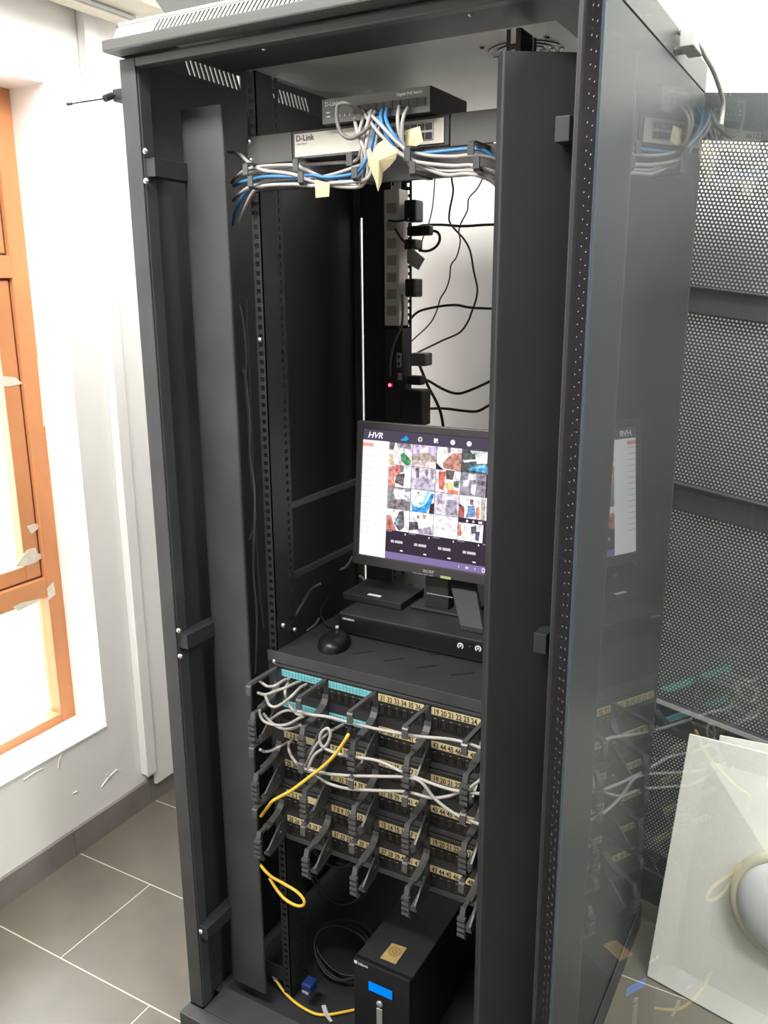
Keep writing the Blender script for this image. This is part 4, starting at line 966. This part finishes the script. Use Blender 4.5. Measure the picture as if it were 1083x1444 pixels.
ad = thing('power_adapter', 'pale grey upright adapter right of the monitor foot', 'power adapter', (wb0.x + 0.02, wb0.y + 0.02, DVZ))
q.build('case', M['pale_and_sheen'], ad, 0.002)
q = MB(); q.box(wb0.x + 0.006, wb0.x + 0.03, wb0.y - 0.0006, wb0.y, DVZ + 0.025, DVZ + 0.045); q.build('print', M['print_grey'], ad)

# ------------------------------------------------------------------ patch panels with rings
port_me = None
def port_block():
    q = MB(); w_, h = 0.0975, 0.024
    q.box(0, w_, 0.0, 0.003, -h, 0)
    return q.mesh('port_block', M['jack'])
def port_open():
    q = MB()                                    # one jack opening: frame around a recess with bright contacts
    q.box(-0.0066, 0.0066, -0.0016, 0, 0.0060, 0.0072); q.box(-0.0066, 0.0066, -0.0016, 0, -0.0085, -0.0075)
    q.box(-0.0066, -0.0056, -0.0016, 0, -0.0075, 0.0060); q.box(0.0056, 0.0066, -0.0016, 0, -0.0075, 0.0060)
    return q.mesh('jack', M['jack'])
contact_me = MB().box(-0.003, 0.003, -0.0004, 0, 0, 0.0009).mesh('contact', M['silver'])
pblk, pjack = port_block(), port_open()
label_me = {k_: MB().box(0, 0.0965, -0.0010, 0, -0.0145, 0.0).mesh('label_strip', M[k_]) for k_ in ('label_blue', 'label_yellow')}
rule = MB()
for i in range(13): rule.box(0.003 + i * 0.0075, 0.0036 + i * 0.0075, -0.0004, 0, -0.0145, 0)
rule.box(0, 0.0965, -0.0004, 0, -0.0050, -0.0044); rule.box(0, 0.0965, -0.0004, 0, -0.0096, -0.0090)
rule_me = rule.mesh('ruling', M['label_line'])
PF = 0.1285                                       # front face of the patch panels
cols_x = (0.1915, 0.3035, 0.4150, 0.5270)
ring_x = (0.1790, 0.2965, 0.4080, 0.5205, 0.6330)
ringA = ring_mesh('a').mesh('ring', M['ring'])
ringB = ring_mesh('b').mesh('ring', M['ring'])
names = ('upper patch panel with blue labels, directly under the shelf', 'middle patch panel between the blue labelled one and the lowest', 'lowest patch panel, above the black battery unit')
numbers = (('', '', '31 32 33 34 35 36', '19 20 21 22 23 24'), ('', '', '37 38 39 40 41 42', '43 44 45 46 47 48'),
           ('1 2 3 4 5 6', '7 8 9 10 11 12', '13 14 15 16 17 18', '19 20 21 22 23 24'), ('25 26 27 28 29 30', '31 32 33 34 35 36', '37 38 39 40 41 42', '43 44 45 46 47 48'),
           ('1 2 3 4 5 6', '7 8 9 10 11 12', '13 14 15 16 17 18', '19 20 21 22 23 24'), ('25 26 27 28 29 30', '31 32 33 34 35 36', '37 38 39 40 41 42', '43 44 45 46 47 48'))
rows_z = (0.8665, 0.7985, 0.7290, 0.6640, 0.5930, 0.5330)
for k in range(3):
    zt = (0.8775, 0.7440, 0.6080)[k]; zb = (0.7445, 0.6085, 0.4760)[k]
    pp = thing('patch_bay', names[k], 'patch panel', (0.4, PF + 0.004, zb))
    q = MB(); q.box(0.1580, 0.6420, PF, PF + 0.003, zb, zt); q.box(0.180, 0.620, PF + 0.003, PF + 0.022, zt - 0.003, zt); q.box(0.180, 0.620, PF + 0.003, PF + 0.03, zb, zb + 0.003)
    q.build('faceplate', M['black'], pp, 0.0006)
    q = MB(); q.box(0.175, 0.625, PF - 0.0035, PF, zt - 0.006, zt - 0.0015); q.build('top_rib', M['grey_metal'], pp, 0.0005)
    for rr in range(2):
        ri = k * 2 + rr; rz = rows_z[ri]
        for ci, cx_ in enumerate(cols_x):
            blue = (k == 0 and ci < 2)
            lo = place(label_me['label_blue' if blue else 'label_yellow'], 'label_strip', (cx_, PF - 0.0002, rz), pp)
            if blue: place(rule_me, 'ruling', (cx_, PF - 0.0013, rz), lo)
            else:
                t_ = text_part('numbers', numbers[ri][ci], 0.0150, (cx_ + 0.004, PF - 0.0016, rz - 0.0125), M['ink'], lo, 0.78, shear=random.uniform(-.1, .15), spacing=1.0)
            bo = place(pblk, 'port_block', (cx_, PF - 0.0030, rz - 0.0175), pp)
            for i in range(6):
                jo = place(pjack, 'jack', (cx_ + 0.0085 + i * 0.0161, PF - 0.0031, rz - 0.0290), bo)
            q = MB()
            for i in range(6): q.box(cx_ + 0.0065 + i * 0.0161, cx_ + 0.0105 + i * 0.0161, PF - 0.0036, PF - 0.0031, rz - 0.0205, rz - 0.0196)
            q.build('port_marks', M['print_grey'], bo)
    q = MB(); q.box(0.19, 0.64, PF - 0.004, PF, zb + 0.001, zb + 0.012); q.build('lower_rib', M['grey_metal'], pp, 0.0006)
    for x in ring_x:
        place(ringA, 'ring', (x, PF, (0.866, 0.7330, 0.5960)[k]), pp)
        place(ringB, 'ring', (x, PF, (0.8005, 0.6660, 0.5330)[k]), pp)
    for sx in (0.1675, 0.6325):
        if sx > 0.5: place(bolt_me, 'bolt', (sx, PF, zt - 0.012), pp)

# grey patch cables plugged in at the left and strung across the panels
GP = 'grey patch cables over the patch panels'
RC = 0.0030
cable('topmost grey cable curving from the first blue label to the left ring', [(0.1716,0.0800,0.8561),(0.1841,0.0750,0.8550),(0.1960,0.0750,0.8517),(0.2134,0.0750,0.8573),(0.2140,0.1000,0.8574),(0.2113,0.1250,0.8508)], RC, 'cable_grey', GP)
cable('second grey cable from the left ring, nearly straight', [(0.1707,0.0750,0.8320),(0.1882,0.0660,0.8371),(0.2004,0.0660,0.8400),(0.2232,0.0660,0.8530),(0.2439,0.0660,0.8639),(0.2447,0.1000,0.8600),(0.2388,0.1250,0.8510)], RC, 'cable_grey', GP)
cable('grey cable hanging in a deep U below the first blue label', [(0.2037,0.0550,0.8426),(0.2084,0.0550,0.8332),(0.2131,0.0550,0.8253),(0.2266,0.0550,0.8242),(0.2474,0.0550,0.8383),(0.2680,0.0550,0.8582),(0.2617,0.0900,0.8577),(0.2523,0.1250,0.8480)], RC, 'cable_grey', GP)
cable('grey cable dropping from the first ports to the second ring', [(0.2092,0.1250,0.8426),(0.2222,0.1000,0.8486),(0.2330,0.0800,0.8462),(0.2358,0.0800,0.8318),(0.2453,0.0800,0.8174),(0.2656,0.0700,0.8135),(0.2860,0.0600,0.8189)], RC, 'cable_grey', GP)
cable('lower grey cable bowing left then right in a broad loop', [(0.1842,0.0600,0.8052),(0.1853,0.0600,0.7932),(0.1935,0.0600,0.7830),(0.2106,0.0600,0.7813),(0.2312,0.0600,0.7836),(0.2535,0.0600,0.7925),(0.2794,0.0550,0.8121),(0.2963,0.0500,0.8247)], RC, 'cable_grey', GP)
cable('lowest grey cable of the left loops, a little behind', [(0.1831,0.0720,0.7917),(0.1948,0.0720,0.7823),(0.2117,0.0720,0.7727),(0.2322,0.0720,0.7704),(0.2562,0.0720,0.7783),(0.2819,0.0600,0.7984)], RC, 'cable_grey', GP)
cable('grey cable crossing upward behind the left loops', [(0.1826,0.0850,0.7667),(0.1954,0.0850,0.7779),(0.2134,0.0850,0.7933),(0.2311,0.0850,0.8039),(0.2498,0.0850,0.8072),(0.2757,0.0700,0.8161)], RC, 'cable_grey', GP)
cable('short grey cable sloping to the left ring below the loops', [(0.1733,0.0700,0.7101),(0.1738,0.0850,0.6977),(0.1920,0.0850,0.7060),(0.2101,0.0850,0.7190),(0.2094,0.1100,0.7142),(0.2127,0.1250,0.7124)], RC, 'cable_grey', GP)
cable('grey cable falling from the third row ports to the white tie', [(0.2110,0.1250,0.7152),(0.2220,0.1000,0.7195),(0.2306,0.0900,0.7127),(0.2370,0.0900,0.7003),(0.2631,0.0700,0.7042)], RC, 'cable_grey', GP)
cable('long grey cable strung across the upper panel from left to right', [(0.2836,0.0500,0.8318),(0.3159,0.0500,0.8327),(0.3524,0.0500,0.8376),(0.4062,0.0500,0.8386),(0.4627,0.0500,0.8407),(0.5340,0.0500,0.8473),(0.6047,0.0500,0.8596),(0.6505,0.0500,0.8589),(0.6852,0.0500,0.8514)], RC, 'cable_grey', GP)
cable('left of two grey cables tied together and rising to the blue label', [(0.2924,0.0520,0.7068),(0.2979,0.0520,0.7222),(0.3085,0.0520,0.7465),(0.3272,0.0520,0.7771),(0.3486,0.0520,0.8021),(0.3528,0.0800,0.8015),(0.3401,0.1200,0.7850)], RC, 'cable_grey', GP)
cable('right of two grey cables tied together with a small loop at the top', [(0.3050,0.0460,0.7153),(0.3104,0.0460,0.7305),(0.3225,0.0460,0.7535),(0.3422,0.0460,0.7724),(0.3537,0.0460,0.7889),(0.3589,0.0460,0.8078),(0.3529,0.0460,0.8164),(0.3416,0.0460,0.8076),(0.3349,0.0460,0.7926),(0.3391,0.0460,0.7760),(0.3611,0.0460,0.7703),(0.3922,0.0460,0.7703),(0.4288,0.0460,0.7764),(0.4645,0.0460,0.7794),(0.5080,0.0460,0.7722),(0.5364,0.0460,0.7693),(0.5850,0.0460,0.7658),(0.6267,0.0460,0.7690),(0.6474,0.0460,0.7876),(0.6873,0.0460,0.8330)], RC, 'cable_grey', GP)
cable('grey cable running straight from the tie and crossing down right', [(0.3097,0.0440,0.7177),(0.3260,0.0440,0.7195),(0.3644,0.0440,0.7249),(0.4081,0.0440,0.7349),(0.4713,0.0440,0.7523),(0.5148,0.0440,0.7639),(0.5473,0.0440,0.7652),(0.5767,0.0440,0.7392),(0.6151,0.0440,0.7220),(0.6525,0.0440,0.7176),(0.6942,0.0440,0.7137)], RC, 'cable_grey', GP)
cable('lowest long grey cable sagging below the straight one', [(0.3128,0.0490,0.7144),(0.3271,0.0490,0.7065),(0.3446,0.0490,0.6997),(0.3700,0.0490,0.6984),(0.4045,0.0490,0.7029),(0.4623,0.0490,0.7178),(0.5194,0.0490,0.7326),(0.5646,0.0490,0.7353),(0.5974,0.0490,0.7484),(0.6228,0.0490,0.7647),(0.6556,0.0490,0.7721),(0.6902,0.0490,0.7802)], RC, 'cable_grey', GP)
tie = MB(); tie.tube([(0.2904,0.0460,0.7186),(0.3034,0.0460,0.7163),(0.3150,0.0460,0.7197)], 0.0022, 6)
tag(tie.build('cable_tie', M['print_white'], None), 'white tie holding grey cables together at the left of the panels', 'cable tie')

yc = cable('yellow cable slanting from the middle of the panels down to the left ring', [(0.3999,0.0500,0.8240),(0.4036,0.0340,0.8200),(0.3942,0.0340,0.8031),(0.3783,0.0340,0.7784),(0.3525,0.0340,0.7461),(0.3163,0.0340,0.7099),(0.2754,0.0340,0.6700),(0.2440,0.0340,0.6447),(0.2261,0.0340,0.6296),(0.2004,0.0500,0.5977),(0.1630,0.0750,0.5510)], 0.0033, 'cable_yellow', None, boot='cable_black')
cable('yellow cable doubled into a loop below the left rings', [(0.1328,0.1000,0.4098),(0.1674,0.0750,0.4216),(0.1854,0.0750,0.4128),(0.2144,0.0750,0.4082),(0.2464,0.0750,0.4015),(0.2637,0.0750,0.3894),(0.2632,0.0750,0.3755),(0.2451,0.0750,0.3666),(0.2164,0.0750,0.3709),(0.1952,0.0750,0.3870),(0.1778,0.0750,0.4082)], 0.0033, 'cable_yellow', None)
cable('yellow cable lying on the cabinet floor beside the battery unit', [(0.1185,0.1489,0.0750),(0.1335,0.1419,0.0680),(0.1588,0.1363,0.0550),(0.1956,0.1283,0.0500),(0.2367,0.1244,0.0500),(0.2603,0.1287,0.0500),(0.2840,0.1440,0.0500),(0.3193,0.1767,0.0500)], 0.0033, 'cable_yellow', None, boot='pale_and_sheen')
lt = [(0.2828,0.1000,0.1104),(0.2939,0.1000,0.1176),(0.3006,0.1000,0.0967),(0.3111,0.1000,0.0832),(0.3038,0.1000,0.0777),(0.2895,0.1000,0.0895)]
paper('small white tag on the yellow cable lying at the bottom', lt, 0.0006, 'pale_and_sheen', 'cable_tag')

# coils of black cable at the bottom left
def coil(label, cx, cy, cz, r, n, thick, squash, tilt):
    pts = []
    for i in range(n * 14 + 1):
        a = 2 * math.pi * i / 14
        rr = r * (1 + 0.05 * math.sin(a * 0.37 + n)) + 0.004 * math.sin(i * 1.3)
        pts.append((cx + rr * math.cos(a), cy + tilt * rr * math.sin(a) + 0.0022 * i / 3, cz + rr * squash * math.sin(a)))
    return cable(label, pts, thick, 'cable_black', None, 'cable_coil')
coil('black cable coil hanging behind the lowest rings', 0.205, 0.27, 0.375, 0.075, 3, 0.003, 0.62, 0.25)
coil('second, larger black coil hanging lower behind the rings', 0.20, 0.30, 0.285, 0.088, 2, 0.0028, 0.85, 0.3)
coil('black cable coil lying on the cabinet floor beside the battery unit', 0.235, 0.25, 0.105, 0.075, 3, 0.0032, 0.55, 0.55)
bpz = Vector((0.2203,0.1398,0.1000))
bl = thing('adapter_plug', 'dark blue plug resting among the black coil on the cabinet floor', 'plug', (bpz.x, bpz.y, 0.046))
MB().box(bpz.x - 0.012, bpz.x + 0.014, bpz.y - 0.01, bpz.y + 0.02, 0.085, 0.110).build('body', M['blue_plastic'], bl, 0.004)
MB().box(bpz.x - 0.008, bpz.x + 0.010, bpz.y - 0.013, bpz.y - 0.010, 0.088, 0.094).build('contact', M['silver'], bl, 0.001)

# ------------------------------------------------------------------ battery unit at the bottom
up = thing('battery_unit', 'black tower battery unit with a lit blue display on the cabinet floor', 'battery unit', (0.433, 0.3, 0.045))
UPX0, UPX1, UPY0, UPY1, UPZ0, UPZ1 = 0.3655, 0.4985, 0.100, 0.46, 0.0455, 0.271
MB().box(UPX0 + 0.001, UPX1 - 0.001, UPY0 + 0.012, UPY1, UPZ0, UPZ1 - 0.002).build('case', M['black'], up, 0.002)
MB().box(UPX0, UPX1, UPY0, UPY0 + 0.014, UPZ0, UPZ1).build('front_cover', M['black_gloss'], up, 0.003)
MB().box(0.4030, 0.4585, UPY0 - 0.0012, UPY0, 0.2085, 0.2315).build('display', M['lcd'], up)
q = MB()
for (a, b_, c, d) in ((0.4005, 0.461, 0.2315, 0.2335), (0.4005, 0.461, 0.2065, 0.2085), (0.4005, 0.403, 0.2085, 0.2315), (0.4585, 0.461, 0.2085, 0.2315)): q.box(a, b_, UPY0 - 0.0018, UPY0, c, d)
q.build('display_frame', M['black_gloss'], up)
MB().lathe((0.4285, UPY0, 0.1845), (0, -1, 0), [(0.0075, 0), (0.0075, 0.002), (0.006, 0.0035), (0.001, 0.004)], 18).build('power_button', M['silver'], up)
MB().box(0.4215, 0.4355, UPY0 - 0.003, UPY0, 0.075, 0.174).build('button_strip', M['silver'], up, 0.002)
q = MB(); q.box(0.3690, 0.3760, UPY0 - 0.0008, UPY0, 0.2600, 0.2665); q.build('logo', M['print_white'], up)
text_part('maker_mark', 'Inform', 0.0085, (0.3785, UPY0 - 0.0005, 0.2600), M['print_white'], up)
st = [(0.4174,0.1736,0.2712),(0.4514,0.1764,0.2712),(0.4519,0.1258,0.2712),(0.4156,0.1253,0.2712)]
q = MB(); n = 4
q.add(st + [(a, b_, c + 0.0006) for a, b_, c in st], [(0, 1, 2, 3), (7, 6, 5, 4), (0, 4, 5, 1), (1, 5, 6, 2), (2, 6, 7, 3), (3, 7, 4, 0)])
sto = q.build('sticker', M['sticker'], up)
sc_ = sum((Vector(p) for p in st), Vector((0, 0, 0))) / 4
q = MB()
for r0, r1 in ((0.013, 0.0105), (0.006, 0.0035)):
    vs_ = []; n = 24
    for k in range(n):
        a = 2 * math.pi * k / n
        vs_ += [(sc_.x + r0 * math.cos(a), sc_.y + 0.004 + r0 * math.sin(a), sc_.z + 0.0009), (sc_.x + r1 * math.cos(a), sc_.y + 0.004 + r1 * math.sin(a), sc_.z + 0.0009)]
    q.add(vs_, [(2 * k, 2 * ((k + 1) % n), 2 * ((k + 1) % n) + 1, 2 * k + 1) for k in range(n)])
q.build('emblem', M['sticker_ring'], sto)

# ------------------------------------------------------------------ outside the cabinet
# whip antenna on the left side
an = thing('whip_antenna', 'thin whip antenna sticking out left from the cabinet side', 'antenna', (-0.002, 0.012, 1.92))
a0, a1, a2, a3 = (-0.0200,0.0313,1.9333), (-0.0200,-0.0020,1.9230), (-0.0200,-0.0184,1.9157), (-0.0200,-0.0995,1.8933)
MB().tube([a0, a1], 0.0016, 6, 1).build('rod', M['black_matt'], an)
MB().tube([a1, a2], 0.0058, 8, 1).build('coil_sleeve', M['black_matt'], an, 0.001)
MB().tube([a2, a3], 0.0012, 6, 1).build('whip', M['black_matt'], an)
d_ = (Vector(a3) - Vector(a2)).normalized()
MB().tube([Vector(a3) - d_ * 0.009, a3], 0.0025, 6, 1).build('tip', M['black_matt'], an)
MB().box(-0.026, -0.001, 0.004, 0.030, 1.915, 1.935).build('magnet_base', M['black_matt'], an, 0.003)

# dark tray lying on the roof
trp = [(0.020, 2.090), (0.070, 2.0305), (0.43, 2.0305), (0.48, 2.090), (0.48, 2.13), (0.02, 2.13)]
q = MB(); q.prism(trp, 'y', 0.06, 0.36)
rtv = thing('storage_tray', 'dark grey tray with sloping sides lying on the cabinet roof', 'tray', (0.25, 0.2, 2.0305))
q.build('body', M['cap_side'], rtv, 0.002)
MB().box(0.012, 0.488, 0.052, 0.368, 2.118, 2.132).build('rim', M['grey_metal'], rtv, 0.002)

# grey cable over the right side of the roof with a white coupler
rc = cable('pale grey cable draped over the right rear edge of the cabinet roof', [(0.7900,0.4999,2.0182),(0.8000,0.5060,2.0248),(0.8150,0.4890,2.0210),(0.8300,0.5015,2.0067),(0.8350,0.5677,1.9960),(0.8350,0.6551,1.9906),(0.8350,0.7294,1.9779),(0.8350,0.7821,1.9645),(0.8350,0.7951,1.9434),(0.8350,0.7915,1.9193)], 0.0045, 'cable_grey', None)
cp = Vector((0.8220,0.4936,2.0093))
cpl = thing('cable_coupler', 'white wall socket box clipped on the cabinet roof under the grey cable', 'cable box', (cp.x, cp.y, cp.z - 0.02))
MB().box(cp.x - 0.012, cp.x + 0.012, cp.y - 0.03, cp.y + 0.05, cp.z - 0.018, cp.z + 0.012).build('box', M['print_grey'], cpl, 0.002)
MB().box(cp.x - 0.013, cp.x + 0.006, cp.y + 0.012, cp.y + 0.034, cp.z + 0.0, cp.z + 0.0124).build('insert', M['cable_yellow'], cpl)
MB().box(cp.x - 0.030, cp.x - 0.012, cp.y - 0.02, cp.y + 0.02, cp.z - 0.018, cp.z - 0.012).build('clip', M['plug_grey'], cpl)

# detached perforated door standing behind the cabinet, slumped a few degrees
pm = thing('perforated_door', 'dark perforated steel door leaning behind the right side of the cabinet', 'door', (1.1, 0.80, 0.0))
U = Vector((0.9866, -0.1059, -0.1300)).normalized(); N = Vector((0.1067, 0.9943, 0.0)).normalized(); V = U.cross(N).normalized()
if V.z > 0: V = -V
O = Vector((0.748, 0.836, 1.996)); PW, PH = 0.74, 1.905
def mbx(mb, a0, a1, b0, b1, c0, c1): return mb.obox(O, U, V, N, a0, a1, b0, b1, c0, c1)
q = MB(); mbx(q, 0, PW, 0, 0.088, -0.004, 0.02); q.build('top_rail', M['mesh'], pm, 0.001)
q = MB(); mbx(q, 0, PW, PH - 0.09, PH, -0.004, 0.02); q.build('bottom_rail', M['mesh'], pm, 0.001)
q = MB(); mbx(q, 0, 0.02, 0.088, PH - 0.09, -0.004, 0.02); q.build('stile', M['mesh'], pm, 0.001)
q = MB(); mbx(q, PW - 0.06, PW, 0.088, PH - 0.09, -0.004, 0.02); q.build('stile', M['mesh'], pm, 0.001)
for b0, hh in ((0.377, 0.055), (0.803, 0.062), (1.332, 0.085)):
    q = MB(); mbx(q, 0.02, PW - 0.06, b0, b0 + hh, -0.012, -0.003); mbx(q, 0.02, PW - 0.06, b0, b0 + 0.003, -0.022, -0.012)
    cb = q.build('crossbar', M['mesh'], pm, 0.0008)
    if b0 > 1.2:
        q = MB(); mbx(q, 0.02, PW - 0.06, b0 - 0.001, b0 + 0.010, -0.0235, -0.0220); q.build('edge_highlight', M['print_grey'], cb)  # pale strip paints the light caught along this bar's top edge
# hexagonal cells with a round hole each, tiling the sheet
p = 0.0085; rh = 0.0027
ro = p / math.sqrt(3.0)
cells_v = []; cells_f = []
ni = int((PW - 0.08) / p); nj = int((PH - 0.178) / (p * math.sqrt(3) / 2))
ang = np.array([math.pi / 6 + math.pi / 3 * k_ for k_ in range(6)])
ii, jj = np.meshgrid(np.arange(ni), np.arange(nj))
cxs = 0.02 + p * (0.5 + ii + 0.5 * (jj % 2)).ravel(); cys = 0.088 + p * math.sqrt(3) / 2 * (jj.ravel() + 0.5)
outer = np.stack([cxs[:, None] + ro * np.cos(ang), cys[:, None] + ro * np.sin(ang)], -1)
inner = np.stack([cxs[:, None] + rh * np.cos(ang), cys[:, None] + rh * np.sin(ang)], -1)
allp = np.concatenate([outer, inner], 1).reshape(-1, 2)
Ua, Va, Na, Oa = (np.array(t_) for t_ in (U, V, N, O))
co = Oa + allp[:, :1] * Ua + allp[:, 1:] * Va
nc = len(cxs)
base_ = (np.arange(nc) * 12)[:, None, None]
loc_ = np.array([[k_, (k_ + 1) % 6, 6 + (k_ + 1) % 6, 6 + k_] for k_ in range(6)])[None]
faces = (base_ + loc_).reshape(-1)
me = bpy.data.meshes.new('perforated_sheet')
me.vertices.add(len(co)); me.vertices.foreach_set('co', co.ravel())
me.loops.add(len(faces)); me.loops.foreach_set('vertex_index', faces)
nf = nc * 6
me.polygons.add(nf); me.polygons.foreach_set('loop_start', np.arange(nf) * 4)
me.update(calc_edges=True); me.validate()
me.materials.append(M['mesh'])
so = bpy.data.objects.new('perforated_sheet', me); COL.objects.link(so); put_under(so, pm); so['kind'] = 'stuff'

# white boards leaning against it, with a round lamp on the front one
def slab(name, pts, th, mname, label, cat):
    """quad pts (bottom-left, bottom-right, top-right, top-left) with thickness away from the viewer"""
    P = [Vector(p_) for p_ in pts]; n = (P[1] - P[0]).cross(P[3] - P[0]).normalized()
    if n.y < 0: n = -n
    vs_ = P + [v + n * th for v in P]
    return tag(MB().add(vs_, [(0, 1, 2, 3), (7, 6, 5, 4), (0, 4, 5, 1), (1, 5, 6, 2), (2, 6, 7, 3), (3, 7, 4, 0)]).build(name, M[mname], None, 0.001, origin=pts[0]), label, cat)
BL = Vector((0.858, 0.642, 0.004)); ub = Vector((0.195, -0.046, 0.0)).normalized()
TL = Vector((0.8886,0.7450,0.6062))
BR = BL + ub * 0.62; TR = Vector((0.9574,0.7380,0.6086)); TR = TL + (TR - TL).normalized() * 0.60
slab('white_board', [BL, BR, TR, TL], 0.006, 'board', 'front white board sheet on the floor leaning on the perforated door', 'board')
nb = (BR - BL).cross(TL - BL).normalized()
if nb.y < 0: nb = -nb
T2 = Vector((0.9523,0.7600,0.6124)); T2R = Vector((1.0539,0.7520,0.6210)); T2R = T2 + (T2R - T2).normalized() * 0.58
B2 = BL + nb * 0.016 + ub * 0.07 + Vector((0, 0, 0.001)); B2R = B2 + ub * 0.58
slab('white_board', [B2, B2R, T2R, T2], 0.006, 'board', 'second white board sheet whose top edge shows behind the front one', 'board')
# round bulkhead lamp: centre on the front board
lc = None
ray_a, ray_b = Vector((1.1357,0.6000,0.3374)), Vector((1.1348,0.7500,0.2289))
dd = ray_b - ray_a
t_ = (BL - ray_a).dot(nb) / dd.dot(nb)
lc = ray_a + dd * t_
lm = thing('bulkhead_lamp', 'round bulkhead lamp with yellowed rim and opal cover on the white board', 'lamp', tuple(lc))
MB().lathe(lc - nb * 0.0005, -nb, [(0.118, 0), (0.120, 0.004), (0.120, 0.014), (0.116, 0.020), (0.103, 0.023), (0.100, 0.020)], 48).build('rim', M['lamp_rim'], lm)
prof = [(0.100 * math.cos(a), 0.020 + 0.035 * math.sin(a)) for a in [math.pi / 2 * k_ / 8 for k_ in range(9)]]
prof[-1] = (0.001, 0.055)
MB().lathe(lc, -nb, prof, 48).build('opal_cover', M['lamp_glass'], lm)
MB().lathe(lc - nb * 0.021 + Vector((-0.025, 0.0, 0.106)), -nb, [(0.004, 0), (0.003, 0.004)], 8).build('screw', M['print_black'], lm)
